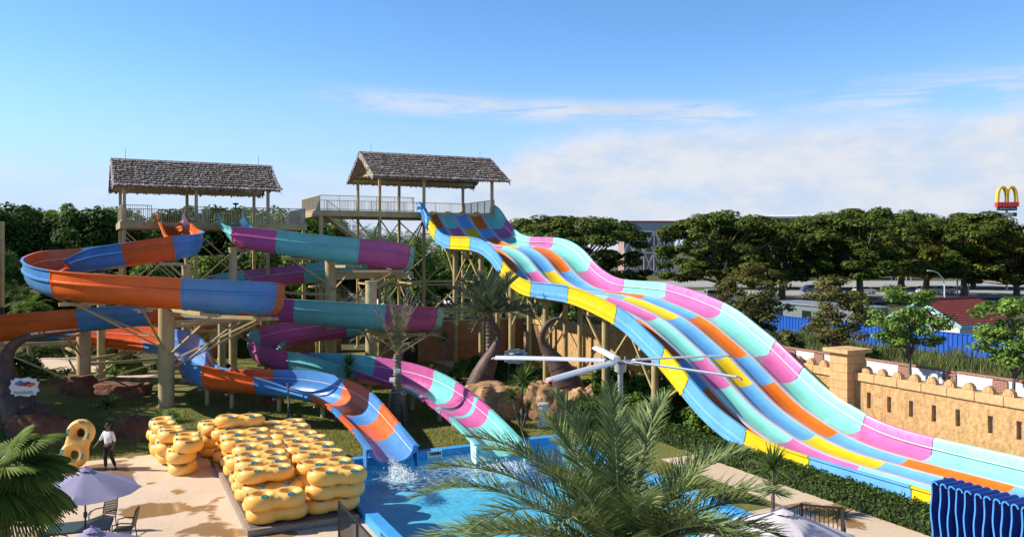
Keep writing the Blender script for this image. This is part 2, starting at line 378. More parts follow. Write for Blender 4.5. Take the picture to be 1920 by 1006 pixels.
# ------------------------------------------------------------------ ground sheets
def sheet(name, rects, z, mat, res=None, grid=True):
    b = MB()
    for u0, u1, v0, v1 in rects:
        q = [(u0, v0), (u1, v0), (u1, v1), (u0, v1)]
        b.add([UV(u, v, z) if grid else Vector((u, v, z)) for u, v in q], [(0, 1, 2, 3)])
    o = b.build(name, mat); o['kind'] = 'structure'; return o

PU0, PU1, PV0, PV1 = 6.9, 17.3, 17.2, 30.9           # outer edge of the pool coping (park grid)
def grass_mat(name, c1, c2, c3):
    m, nt, b, N, L = new_mat(name)
    tc = N.new('ShaderNodeTexCoord')
    n1 = N.new('ShaderNodeTexNoise'); n1.inputs['Scale'].default_value = 0.35; n1.inputs['Detail'].default_value = 5
    n2 = N.new('ShaderNodeTexNoise'); n2.inputs['Scale'].default_value = 9; n2.inputs['Detail'].default_value = 8
    n3 = N.new('ShaderNodeTexNoise'); n3.inputs['Scale'].default_value = 55; n3.inputs['Detail'].default_value = 4
    for n in (n1, n2, n3): L.new(tc.outputs['Object'], n.inputs['Vector'])
    r1 = N.new('ShaderNodeValToRGB'); r1.color_ramp.elements[0].position = 0.35; r1.color_ramp.elements[1].position = 0.65
    r1.color_ramp.elements[0].color = (*c1, 1); r1.color_ramp.elements[1].color = (*c2, 1)
    L.new(n2.outputs['Fac'], r1.inputs[0])
    mxa = N.new('ShaderNodeMix'); mxa.data_type = 'RGBA'; mxa.inputs[7].default_value = (*c3, 1)
    mr = N.new('ShaderNodeMapRange'); mr.inputs['From Min'].default_value = 0.5; mr.inputs['From Max'].default_value = 0.72; mr.inputs['To Max'].default_value = 0.7
    L.new(n1.outputs['Fac'], mr.inputs[0]); L.new(mr.outputs[0], mxa.inputs[0]); L.new(r1.outputs[0], mxa.inputs[6])
    mxb = N.new('ShaderNodeMix'); mxb.data_type = 'RGBA'; mxb.blend_type = 'MULTIPLY'; mxb.inputs[0].default_value = 1
    mr2 = N.new('ShaderNodeMapRange'); mr2.inputs['From Min'].default_value = 0.3; mr2.inputs['From Max'].default_value = 0.7; mr2.inputs['To Min'].default_value = 0.6; mr2.inputs['To Max'].default_value = 1.35
    L.new(n3.outputs['Fac'], mr2.inputs[0]); L.new(mxa.outputs[2], mxb.inputs[6]); L.new(mr2.outputs[0], mxb.inputs[7])
    L.new(mxb.outputs[2], b.inputs['Base Color']); b.inputs['Roughness'].default_value = 0.95; b.inputs['Specular IOR Level'].default_value = 0.15
    bp = N.new('ShaderNodeBump'); bp.inputs['Strength'].default_value = 0.8; bp.inputs['Distance'].default_value = 0.06
    L.new(n3.outputs['Fac'], bp.inputs['Height']); L.new(bp.outputs[0], b.inputs['Normal'])
    return m
M_LAWN = grass_mat('lawn_grass', (0.13, 0.145, 0.03), (0.25, 0.25, 0.07), (0.32, 0.26, 0.11))
M_GROUND = grass_mat('rough_ground', (0.075, 0.085, 0.03), (0.14, 0.14, 0.06), (0.17, 0.14, 0.09))

def deck_mat(name, wet_amount):
    m, nt, b, N, L = new_mat(name)
    tc = N.new('ShaderNodeTexCoord')
    def noise(s, d): 
        n = N.new('ShaderNodeTexNoise'); n.inputs['Scale'].default_value = s; n.inputs['Detail'].default_value = d
        L.new(tc.outputs['Object'], n.inputs['Vector']); return n.outputs['Fac']
    n1, n2, n3 = noise(0.45, 6), noise(6, 8), noise(0.28, 9)
    r = N.new('ShaderNodeValToRGB'); r.color_ramp.elements[0].position = 0.3; r.color_ramp.elements[1].position = 0.7
    r.color_ramp.elements[0].color = (0.54, 0.40, 0.275, 1); r.color_ramp.elements[1].color = (0.69, 0.545, 0.405, 1)
    mixn = N.new('ShaderNodeMath'); mixn.operation = 'MULTIPLY_ADD'; mixn.inputs[1].default_value = 0.5
    h = N.new('ShaderNodeMath'); h.operation = 'MULTIPLY'; h.inputs[1].default_value = 0.5; L.new(n1, h.inputs[0])
    L.new(n2, mixn.inputs[0]); L.new(h.outputs[0], mixn.inputs[2]); L.new(mixn.outputs[0], r.inputs[0])
    wet = N.new('ShaderNodeMapRange'); wet.inputs['From Min'].default_value = wet_amount; wet.inputs['From Max'].default_value = wet_amount + 0.018
    L.new(n3, wet.inputs[0])
    mxw = N.new('ShaderNodeMix'); mxw.data_type = 'RGBA'; mxw.inputs[7].default_value = (0.33, 0.195, 0.085, 1)
    L.new(wet.outputs[0], mxw.inputs[0]); L.new(r.outputs[0], mxw.inputs[6]); L.new(mxw.outputs[2], b.inputs['Base Color'])
    rr = N.new('ShaderNodeMapRange'); rr.inputs['To Min'].default_value = 0.8; rr.inputs['To Max'].default_value = 0.10
    L.new(wet.outputs[0], rr.inputs[0]); L.new(rr.outputs[0], b.inputs['Roughness'])
    bp = N.new('ShaderNodeBump'); bp.inputs['Strength'].default_value = 0.25; bp.inputs['Distance'].default_value = 0.02
    L.new(n2, bp.inputs['Height'])
    return m
M_DECK = deck_mat('wet_beige_paving', 0.555); M_PATH = deck_mat('beige_path', 0.60)
M_ASPH = paint('asphalt', (0.075, 0.075, 0.078), 0.9, col2=(0.11, 0.11, 0.11), scale=0.5)
M_ASPH2 = paint('sunbleached_asphalt', (0.30, 0.29, 0.28), 0.9, col2=(0.38, 0.37, 0.35), scale=0.3)
M_KERB = paint('kerb_concrete', (0.52, 0.50, 0.46), 0.9, var=0.12)

BIG = 2500
sheet('ground', [(-BIG, PU0, -BIG, BIG), (PU1, BIG, -BIG, BIG), (PU0, PU1, -BIG, PV0), (PU0, PU1, PV1, BIG)], 0.0, M_GROUND)
sheet('lawn', [(-24, 29, 36, 65), (3.5, PU0, 32.8, 36), (PU0, 29, PV1, 36), (PU1, 19.4, 20, PV1), (19.4, 21.1, 26.5, PV1), (21.1, 29, 8, PV1)], 0.004, M_LAWN)
sheet('pool_deck', [(-30, 3.5, -2, 36), (3.5, PU0, -2, 32.8), (PU0, PU1, -2, PV0), (PU1, 21.1, -2, 20)], 0.004, M_DECK)
sheet('path', [(19.4, 21.1, 20, 26.5)], 0.004, M_PATH)
b = MB()
pth = [G(20, 676), G(95, 664), G(185, 672), G(300, 700), G(255, 712), G(150, 694), G(30, 694)]
b.add([q + Vector((0, 0, 0.008)) for q in pth], [tuple(range(len(pth)))])
o = b.build('garden_path', M_PATH); o['kind'] = 'structure'
b = MB()
pth = [G(795, 672), G(850, 690), G(900, 742), G(960, 790), G(985, 778), G(930, 735), G(885, 692), G(850, 676)]
b.add([q + Vector((0, 0, 0.008)) for q in pth], [tuple(range(len(pth)))])
o = b.build('garden_path', M_PATH); o['kind'] = 'structure'
sheet('road', [(-120, 330, 130.5, 141.5)], 0.004, M_ASPH, grid=False)
sheet('road', [(-120, 330, 146, 164)], 0.004, M_ASPH2, grid=False)
sheet('road', [(-120, 330, 180, 214)], 0.004, M_ASPH2, grid=False)
b = MB()
for y0 in (141.6, 145.6, 129.9, 164.2): b.box((105, y0, 0.06), (450, 0.35, 0.12))
o = b.build('kerb', M_KERB); o['kind'] = 'structure'
b = MB()
for i in range(46): b.box((-100 + i * 9, 155, 0.010), (3.2, 0.14, 0.004))
o = b.build('road_marking', M_WHITE); o['kind'] = 'structure'

# ------------------------------------------------------------------ pool
pool = thing('swimming_pool', 'blue splash pool that the two curling flumes run into', 'pool', UV(PU0, PV0), ANG)
pw, pl = PU1 - PU0, PV1 - PV0
cw = 0.36
b = MB()
for c, s in (((cw / 2, pl / 2), (cw, pl)), ((pw - cw / 2, pl / 2), (cw, pl)), ((pw / 2, cw / 2), (pw - 2 * cw, cw)), ((pw / 2, pl - cw / 2), (pw - 2 * cw, cw))):
    b.box((*c, 0.16), (*s, 0.30))
b.build('coping', M_COPING, pool)
b = MB()
x0, x1, y0, y1 = cw - 0.03, pw - cw + 0.03, cw - 0.03, pl - cw + 0.03
b.add([(x0, y0, -0.75), (x1, y0, -0.75), (x1, y1, -0.75), (x0, y1, -0.75), (x0, y0, 0.008), (x1, y0, 0.008), (x1, y1, 0.008), (x0, y1, 0.008)],
      [(0, 1, 2, 3), (0, 1, 5, 4), (1, 2, 6, 5), (2, 3, 7, 6), (3, 0, 4, 7)])
b.build('basin', M_POOL, pool)
# depth sign on the far pool wall
sg = thing('depth_sign', 'small white depth sign on the far pool wall between the two flume mouths', 'sign', UV(0, 0), ANG)
wl = G(831, 858, 0.22); uu = wl.x * CA + wl.y * SA
sg.location = UV(uu, PV1 - cw - 0.02, 0.16)
b = MB(); b.box((0, 0, 0), (0.62, 0.03, 0.30)); b.build('panel', M_WHITE, sg)
text_mesh('900MM', 0.17, 0.004, M_BLACK, 'lettering', sg, (0, -0.02, 0.02), (R(90), 0, 0), 0.006)

m, nt, bs, N, L = new_mat('pool_water')
tcw = N.new('ShaderNodeTexCoord')
nw = N.new('ShaderNodeTexNoise'); nw.inputs['Scale'].default_value = 2.3; nw.inputs['Detail'].default_value = 5; nw.inputs['Distortion'].default_value = 0.8
L.new(tcw.outputs['Object'], nw.inputs['Vector'])
bw = N.new('ShaderNodeBump'); bw.inputs['Strength'].default_value = 0.18; bw.inputs['Distance'].default_value = 0.12
L.new(nw.outputs['Fac'], bw.inputs['Height'])
tb = N.new('ShaderNodeBsdfTransparent'); tb.inputs['Color'].default_value = (0.80, 0.95, 0.98, 1)
gl = N.new('ShaderNodeBsdfGlossy'); gl.inputs['Roughness'].default_value = 0.04; L.new(bw.outputs[0], gl.inputs['Normal'])
lw_ = N.new('ShaderNodeLayerWeight'); lw_.inputs['Blend'].default_value = 0.5; L.new(bw.outputs[0], lw_.inputs['Normal'])
pw5 = N.new('ShaderNodeMath'); pw5.operation = 'POWER'; pw5.inputs[1].default_value = 5.0; L.new(lw_.outputs['Facing'], pw5.inputs[0])
fr = N.new('ShaderNodeMath'); fr.operation = 'MULTIPLY_ADD'; fr.inputs[1].default_value = 0.9; fr.inputs[2].default_value = 0.02; L.new(pw5.outputs[0], fr.inputs[0])
m1 = N.new('ShaderNodeMixShader'); L.new(fr.outputs[0], m1.inputs[0]); L.new(tb.outputs[0], m1.inputs[1]); L.new(gl.outputs[0], m1.inputs[2])
# churned water where the flumes pour in; its pale lace also paints ripple caustics
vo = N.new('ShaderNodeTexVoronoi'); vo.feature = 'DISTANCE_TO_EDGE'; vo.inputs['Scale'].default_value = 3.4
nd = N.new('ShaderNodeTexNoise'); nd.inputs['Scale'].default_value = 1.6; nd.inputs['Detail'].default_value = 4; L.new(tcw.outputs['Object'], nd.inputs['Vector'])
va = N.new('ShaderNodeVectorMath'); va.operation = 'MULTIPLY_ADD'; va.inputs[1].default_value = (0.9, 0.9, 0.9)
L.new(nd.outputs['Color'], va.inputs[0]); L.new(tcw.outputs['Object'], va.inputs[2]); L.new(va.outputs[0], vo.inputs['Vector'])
def near(p, r0, r1):
    vs = N.new('ShaderNodeVectorMath'); vs.operation = 'DISTANCE'; vs.inputs[1].default_value = p
    L.new(tcw.outputs['Object'], vs.inputs[0])
    mr = N.new('ShaderNodeMapRange'); mr.interpolation_type = 'SMOOTHSTEP'; mr.inputs['From Min'].default_value = r1; mr.inputs['From Max'].default_value = r0
    L.new(vs.outputs['Value'], mr.inputs[0]); return mr.outputs[0]
def mm(op, a, b):
    n = N.new('ShaderNodeMath'); n.operation = op
    for i, q in enumerate((a, b)):
        if isinstance(q, (int, float)): n.inputs[i].default_value = q
        else: L.new(q, n.inputs[i])
    return n.outputs[0]
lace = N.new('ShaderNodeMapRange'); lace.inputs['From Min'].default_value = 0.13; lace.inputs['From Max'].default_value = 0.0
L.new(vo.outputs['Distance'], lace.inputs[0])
def loc_of(px, py):
    q = G(px, py, 0.02); u = q.x * CA + q.y * SA - PU0; v = -q.x * SA + q.y * CA - PV0
    return (u, v, 0.0)
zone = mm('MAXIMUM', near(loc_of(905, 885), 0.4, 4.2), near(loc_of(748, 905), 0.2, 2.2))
foam_caustics = mm('MULTIPLY', zone, mm('MULTIPLY', lace.outputs[0], 0.42))
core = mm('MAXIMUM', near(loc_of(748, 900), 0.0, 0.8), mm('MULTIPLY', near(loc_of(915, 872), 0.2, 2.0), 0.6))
ff = mm('MINIMUM', mm('ADD', foam_caustics, mm('MULTIPLY', core, nw.outputs['Fac'])), 0.92)
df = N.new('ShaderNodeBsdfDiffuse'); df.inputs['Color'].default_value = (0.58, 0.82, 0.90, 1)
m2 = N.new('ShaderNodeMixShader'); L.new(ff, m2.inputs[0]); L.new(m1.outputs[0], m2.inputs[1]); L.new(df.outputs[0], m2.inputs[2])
L.new(m2.outputs[0], N['Material Output'].inputs['Surface'])
M_WATER = m
b = MB(); b.add([(x0, y0, 0.06), (x1, y0, 0.06), (x1, y1, 0.06), (x0, y1, 0.06)], [(0, 1, 2, 3)])
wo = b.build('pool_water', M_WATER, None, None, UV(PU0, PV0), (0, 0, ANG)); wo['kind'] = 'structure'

# ------------------------------------------------------------------ fort wall on the right
FU, FZ = 29.0, 2.73
fort = thing('fort_wall', 'ochre fort-style wall with rounded merlons and arrow slits beside the wide racer slide', 'wall', (0, 0, 0), ANG)
vA, vB = 10.0, 57.0
slits = sorted([(VPX(px, FU), ZY(y0, UV(FU, VPX(px, FU)).y), ZY(y1, UV(FU, VPX(px, FU)).y)) for px, y0, y1 in
         ((1629, 735, 765), (1667, 743, 773), (1708, 751, 781), (1751, 759, 790), (1796, 767, 799), (1857, 779, 812), (1911, 789, 824), (1979, 803, 840))])
b = MB()
b.box((FU + 0.33, (vA + vB) / 2, FZ / 2), (0.30, vB - vA, FZ))                     # core
prev = vA
for v, zt, zb in slits:
    hw = 0.10
    b.box((FU + 0.09, (prev + v - hw) / 2, FZ / 2), (0.18, v - hw - prev, FZ))
    b.box((FU + 0.09, v, zb / 2), (0.18, 2 * hw, zb)); b.box((FU + 0.09, v, (zt + FZ) / 2), (0.18, 2 * hw, FZ - zt))
    prev = v + hw
b.box((FU + 0.09, (prev + vB) / 2, FZ / 2), (0.18, vB - prev, FZ))
b.build('wall', M_FORT, fort)
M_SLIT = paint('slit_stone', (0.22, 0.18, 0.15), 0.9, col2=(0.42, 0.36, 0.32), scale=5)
b = MB()
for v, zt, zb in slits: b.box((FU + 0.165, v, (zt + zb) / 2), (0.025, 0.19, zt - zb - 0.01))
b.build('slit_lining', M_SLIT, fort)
b = MB()
v = vA
while v < vB - 0.5:
    b.box((FU + 0.22, v + 0.56, FZ + 0.0), (0.64, 1.105, 0.34), rot=(0, random.uniform(-.01, .01), 0)); v += 1.12
cp = b.build('coping_blocks', M_FORT2, fort)
bv = cp.modifiers.new('bevel', 'BEVEL'); bv.width = 0.03; bv.segments = 2
b = MB()
prof = [(-0.20, 0), (0.20, 0), (0.20, 0.10), (0.165, 0.18), (0.09, 0.25), (0.0, 0.29), (-0.09, 0.25), (-0.165, 0.18), (-0.20, 0.10)]
b.extrude([(-0.11, y, z) for y, z in prof], (0.22, 0, 0))
in_ = [(y * 0.6, 0.05 + z * 0.72) for y, z in prof]
b.extrude([(-0.135, y, z) for y, z in in_], (0.03, 0, 0))
mer = b.mesh('merlon', M_FORT2)
v = 14.2
while v < vB - 0.3:
    px = 960 + F * UV(FU, v).x / UV(FU, v).y
    if px < 1240 or px > 1440: link_mesh('merlon', mer, fort, (FU + 0.16, v, FZ + 0.17))
    v += 0.78
va_, vb_ = VPX(1590, FU - 0.45), VPX(1557, FU - 0.45)
b = MB(); b.box((FU + 0.05, (va_ + vb_) / 2, 1.85), (1.1, vb_ - va_, 3.7)); pil = b.build('pillar', M_BLOCK, fort)
b = MB(); b.box((FU + 0.05, (va_ + vb_) / 2, 3.8), (1.5, vb_ - va_ + 0.4, 0.16)); b.build('pillar_cap', M_FORT2, pil)

def rendered_wall(name, label, u0, u1, v, h, mat, door=None):
    t = thing(name, label, 'wall', (0, 0, 0), ANG)
    b = MB()
    if door:
        d0, d1, dz = door
        b.box(((u0 + d0) / 2, v + 0.15, h / 2), (d0 - u0, 0.3, h)); b.box(((u1 + d1) / 2, v + 0.15, h / 2), (u1 - d1, 0.3, h))
        b.box(((d0 + d1) / 2, v + 0.15, (dz + h) / 2), (d1 - d0, 0.3, h - dz))
    else: b.box(((u0 + u1) / 2, v + 0.15, h / 2), (u1 - u0, 0.3, h))
    b.build('wall', mat, t)
    b = MB(); b.box(((u0 + u1) / 2, v + 0.15, h + 0.06), (u1 - u0 + 0.1, 0.42, 0.12)); b.build('ledge', M_FORT2, t)
    if door:
        b = MB(); b.box(((d0 + d1) / 2, v + 0.24, dz / 2), (d1 - d0, 0.05, dz)); b.build('door', M_DARK, t)
    return t
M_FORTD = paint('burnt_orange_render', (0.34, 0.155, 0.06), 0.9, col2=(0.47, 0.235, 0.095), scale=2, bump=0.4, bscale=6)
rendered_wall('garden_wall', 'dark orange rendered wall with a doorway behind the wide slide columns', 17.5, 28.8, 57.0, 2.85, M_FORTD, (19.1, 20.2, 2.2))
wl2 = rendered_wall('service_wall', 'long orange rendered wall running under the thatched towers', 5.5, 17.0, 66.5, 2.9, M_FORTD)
b = MB()
for k in range(3): b.box((7.5 + k * 3.6, 66.44, 1.5), (1.3, 0.10, 1.0))
b.build('shutter', M_RAIL, wl2)

# brick and white panel boundary wall
BU = 31.95
bw_ = thing('boundary_wall', 'low red brick wall with white panels behind the fort wall', 'wall', (0, 0, 0), ANG)
M_BRICK, ntb, bb, N, L = new_mat('red_brick')
tcb = N.new('ShaderNodeTexCoord'); mpb = N.new('ShaderNodeMapping'); mpb.inputs['Rotation'].default_value = (0, R(90), 0)
br = N.new('ShaderNodeTexBrick'); br.inputs['Scale'].default_value = 1.0; br.inputs['Brick Width'].default_value = 0.23; br.inputs['Row Height'].default_value = 0.075
br.inputs['Mortar Size'].default_value = 0.012; br.inputs['Color1'].default_value = (0.36, 0.10, 0.045, 1); br.inputs['Color2'].default_value = (0.24, 0.06, 0.03, 1); br.inputs['Mortar'].default_value = (0.4, 0.33, 0.28, 1)
sx = N.new('ShaderNodeSeparateXYZ'); cx = N.new('ShaderNodeCombineXYZ')
L.new(tcb.outputs['Object'], sx.inputs[0]); L.new(sx.outputs['Y'], cx.inputs['X']); L.new(sx.outputs['Z'], cx.inputs['Y']); L.new(cx.outputs[0], br.inputs['Vector'])
L.new(br.outputs['Color'], bb.inputs['Base Color']); bb.inputs['Roughness'].default_value = 0.9
b = MB(); b.box((BU + 0.1, 36, 0.35), (0.24, 56, 0.7)); b.box((BU + 0.06, 36, 3.05), (0.16, 56, 0.10)); b.build('brick_course', M_BRICK, bw_)
piers = sorted(VPX(px, BU) for px in (1240, 1330, 1410, 1484, 1536, 1614, 1696, 1781, 1876, 1990))
pm = MB(); pm.box((0, 0, 1.48), (0.3, 0.62, 2.96)); pmesh = pm.mesh('brick_pier', M_BRICK)
for v in piers: link_mesh('brick_pier', pmesh, bw_, (BU + 0.1, v, 0))
M_PANEL = paint('white_render', (0.66, 0.67, 0.68), 0.85, var=0.07, scale=1.5)
for v0, v1 in zip(piers[:-1], piers[1:]):
    b = MB(); b.box((BU + 0.06, (v0 + v1) / 2, 1.84), (0.12, v1 - v0 - 0.64, 2.3)); b.build('white_panel', M_PANEL, bw_)

# corrugated blue fence
M_BFENCE = paint('blue_sheet_metal', (0.012, 0.10, 0.46), 0.45, var=0.12, scale=0.8)
bf = thing('metal_fence', 'long bright blue corrugated metal fence behind the young roadside trees', 'fence', (0, 0, 0), ANG)
pts = []; v = 30.0; k = 0
while v < 84:
    for dv, du in ((0, 0), (0.16, 0), (0.20, 0.06), (0.36, 0.06)): pts.append((59 + du, v + dv))
    v += 0.40
b = MB(); n = len(pts)
b.add([(u, q, 0) for u, q in pts] + [(u, q, 1.68) for u, q in pts], [(i, i + 1, n + i + 1, n + i) for i in range(n - 1)])
b.build('sheeting', M_BFENCE, bf)
b = MB(); b.box((59.03, 57, 1.7), (0.12, 54, 0.06)); b.build('top_rail', M_BFENCE, bf)
# ------------------------------------------------------------------ wide racer slide
# park grid: the run goes towards smaller v, 6.37 m wide; z = top of the side walls
RU0, RU1, RV0 = 22.10, 28.47, 61.56
ZP = [(-1.6, 11.9), (-0.5, 11.86), (0.45, 11.45), (1.5, 10.72), (2.05, 10.42), (3.6, 9.63), (4.9, 9.29), (6.26, 9.14), (9.9, 9.04), (11.83, 8.80), (13.4, 8.28),
      (14.7, 7.55), (15.55, 7.12), (16.3, 6.83), (17.5, 6.50), (18.8, 6.35), (21.1, 6.31), (23.1, 6.26), (24.84, 6.06), (26.57, 5.74), (27.65, 5.50), (28.84, 5.11),
      (30.35, 4.40), (31.32, 3.93), (32.83, 3.02), (34.56, 2.05), (36.5, 1.38), (37.6, 1.13), (38.9, 1.0), (41, 0.97), (44.3, 0.99), (50, 1.0), (58, 1.0)]
def racer_z(s):
    for i in range(len(ZP) - 1):
        if s <= ZP[i + 1][0] or i == len(ZP) - 2:
            p0, p1, p2, p3 = ZP[max(i - 1, 0)], ZP[i], ZP[i + 1], ZP[min(i + 2, len(ZP) - 1)]
            h = p2[0] - p1[0]; t = (s - p1[0]) / h
            m1 = (p2[1] - p0[1]) / max(p2[0] - p0[0], 1e-6) * h; m2 = (p3[1] - p1[1]) / max(p3[0] - p1[0], 1e-6) * h
            t2, t3 = t * t, t * t * t
            return (2 * t3 - 3 * t2 + 1) * p1[1] + (t3 - 2 * t2 + t) * m1 + (-2 * t3 + 3 * t2) * p2[1] + (t3 - t2) * m2
ST = [-0.9, 1.7, 3.1, 6.26, 9.9, 14.75, 18.9, 23.2, 27.75, 31.35, 33.05, 36.75, 40.1, 44.2, 48.4, 52.5]
LX = [M_ORG, M_MINT, M_LBLUE, M_ORG, M_MINT]; LY = [M_LBLUE, M_PINK, M_YEL, M_LBLUE, M_PINK]
racer = thing('racer_slide', 'wide five lane racer slide with rainbow lanes running down from the right tower', 'water slide', UV(RU0, RV0), ANG)
WTH = 0.80                                                      # wall top above the lane floor
LW = (RU1 - RU0 - 0.10) / 5
def strip(prof, s0, s1, name, mat, smooth=40, ds=0.4, closed=True, parent=racer, z_off=0.0):
    k = max(2, int((s1 - s0) / ds)); b = MB(); n = len(prof)
    vs = []
    for i in range(k + 1):
        s = s0 + (s1 - s0) * i / k; z = racer_z(s) - WTH + z_off
        dz = (racer_z(s + 0.05) - racer_z(s - 0.05)) / 0.1; cs = 1 / math.sqrt(1 + dz * dz)
        for u, h in prof: vs.append((u, -s + h * dz * cs * 1.0, z + h * cs + h * (1 - cs) * 0.35))
    fs = []
    for i in range(k):
        for j in range(n if closed else n - 1):
            a, c = i * n + j, i * n + (j + 1) % n
            fs.append((a, c, c + n, a + n))
    if closed: fs += [tuple(range(n)), tuple(range(k * n + n - 1, k * n - 1, -1))]
    b.add(vs, fs)
    return b.build(name, mat, parent, smooth)
lane_names = ('orange', 'mint', 'light blue', 'orange', 'mint'), ('light blue', 'pink', 'yellow', 'light blue', 'pink')
for k in range(len(ST) - 1):
    s0, s1 = ST[k], ST[k + 1]; X = k % 2 == 0
    cols, nm = (LX, lane_names[0]) if X else (LY, lane_names[1])
    for i in range(5):
        u0 = 0.05 + i * LW; u1 = u0 + LW
        dl = 0.115 if i > 0 else 0.02; dr = 0.115 if i < 4 else 0.02
        a, c = u0 + dl, u1 - dr
        prof = []
        for j in range(11):
            t = j / 10; x = a + (c - a) * t
            prof.append((x, 0.15 * abs(2 * t - 1) ** 3.0))
        prof += [(c, -0.06), ((a + c) / 2, -0.10), (a, -0.06)]
        sh = (0.0, 0.35, 0.5, 0.25, 0.0)[i] if 2 < k < 14 else 0.0
        o = strip(prof, s0, s1, 'lane', cols[i]); o['label'] = nm[i] + ' section of a slide lane'
    # outer and inner side walls
    lm = M_LBLUE if X else M_YEL; rm = M_MINT if X else M_PINK
    e = 0.02
    left = [(0.05, 0.10), (0.03, 0.35), (0.0, WTH - 0.05), (-0.02, WTH), (-0.14, WTH), (-0.14, WTH - 0.06), (-0.08, WTH - 0.08), (-0.09, 0.28), (-0.13, 0.24), (-0.13, 0.10), (-0.09, 0.06), (-0.08, -0.02), (-0.16, -0.04), (-0.16, -0.10), (0.05, -0.10)]
    o = strip(left, s0 + e, s1 - e, 'side_wall', lm); o['label'] = ('light blue' if X else 'yellow') + ' side wall panel'
    Wd = RU1 - RU0
    right = [(Wd - u, h) for u, h in left]
    right[0:3] = [(Wd - 0.12, 0.06), (Wd - 0.06, 0.30), (Wd - 0.02, WTH - 0.05)]
    o = strip(right, s0 + e, s1 - e, 'side_wall', rm); o['label'] = ('mint' if X else 'pink') + ' side wall panel'
    # raised joint between neighbouring panels
    for src in (left,):
        fl = [(u - 0.03 if u < 0.0 else u + 0.012, h + (0.012 if h > 0.3 else -0.012)) for u, h in src]
        strip(fl, s1 - 0.07, s1 + 0.02, 'joint_flange', lm, ds=0.05)
for i in range(1, 5):
    u = 0.05 + i * LW
    prof = [(u - 0.15, 0.07), (u - 0.14, 0.13), (u - 0.10, 0.155), (u, 0.165), (u + 0.10, 0.155), (u + 0.14, 0.13), (u + 0.15, 0.07), (u + 0.15, -0.05), (u - 0.15, -0.05)]
    o = strip(prof, ST[0], ST[-1], 'lane_divider', M_LILAC)
Wd = RU1 - RU0
strip([(Wd - 0.150, 0.405), (Wd - 0.075, 0.415), (Wd - 0.073, 0.431), (Wd - 0.148, 0.419)], ST[0], ST[-1], 'seam_line', M_SEAM)
# columns and bracing under the racer slide
def racer_xy(u, s): return (u - RU0, -s)
colset = [(0.75, s, 0.175) for s in (5.2, 9.9, 14.6, 19.2, 25.6, 29.9)] + [(5.6, s, 0.165) for s in (5.0, 9.9, 14.9, 19.3, 24.6, 29.5)]
colset += [(3.2, 12.3, 0.15), (3.2, 17.2, 0.15), (3.2, 7.3, 0.15), (3.2, 22, 0.15)]
for u, s, r in colset:
    zt = racer_z(s) - WTH - 0.35
    b = MB(); b.tube([(u, -s, 0), (u, -s, zt)], r, 14); b.lathe([(0.001, 0.05), (r + 0.17, 0.05), (r + 0.17, 0.0)], (u, -s, 0.0), 14)
    b.build('column', M_STEEL, racer, 40)
for s in (5.1, 9.9, 14.75, 19.25, 25.1, 29.7):
    b = MB(); b.beam((0.0, -s, racer_z(s) - WTH - 0.28), (Wd, -s, racer_z(s) - WTH - 0.28), 0.16, 0.26); b.build('cross_beam', M_STEEL, racer)
for s, ds in ((5.2, 2.6), (9.9, 2.6), (14.6, 2.2), (19.2, 2.8), (25.6, 2.4), (29.9, 2.4)):
    for u in (0.75, 5.6):
        for sg_ in (-1, 1):
            zz = racer_z(s + sg_ * ds) - WTH - 0.18
            zl = max(0.9, min(zz, racer_z(s) - WTH) - 2.4)
            b = MB(); b.beam((u, -s, zl), (u, -s - sg_ * ds, zz), 0.09); b.build('brace', M_STEEL, racer)
for u in (0.45, 5.9):
    prof = [(u - 0.07, -0.12), (u + 0.07, -0.12), (u + 0.07, -0.24), (u - 0.07, -0.24)]
    strip(prof, 0.6, 33.5, 'stringer', M_STEEL)
# start tub at the top: curled lip of each lane against the deck
strip([(-0.05, WTH + 0.02), (0.0, WTH + 0.10), (0.0, WTH + 0.05)], -0.6, 2.0, 'lip_trim', M_LBLUE)

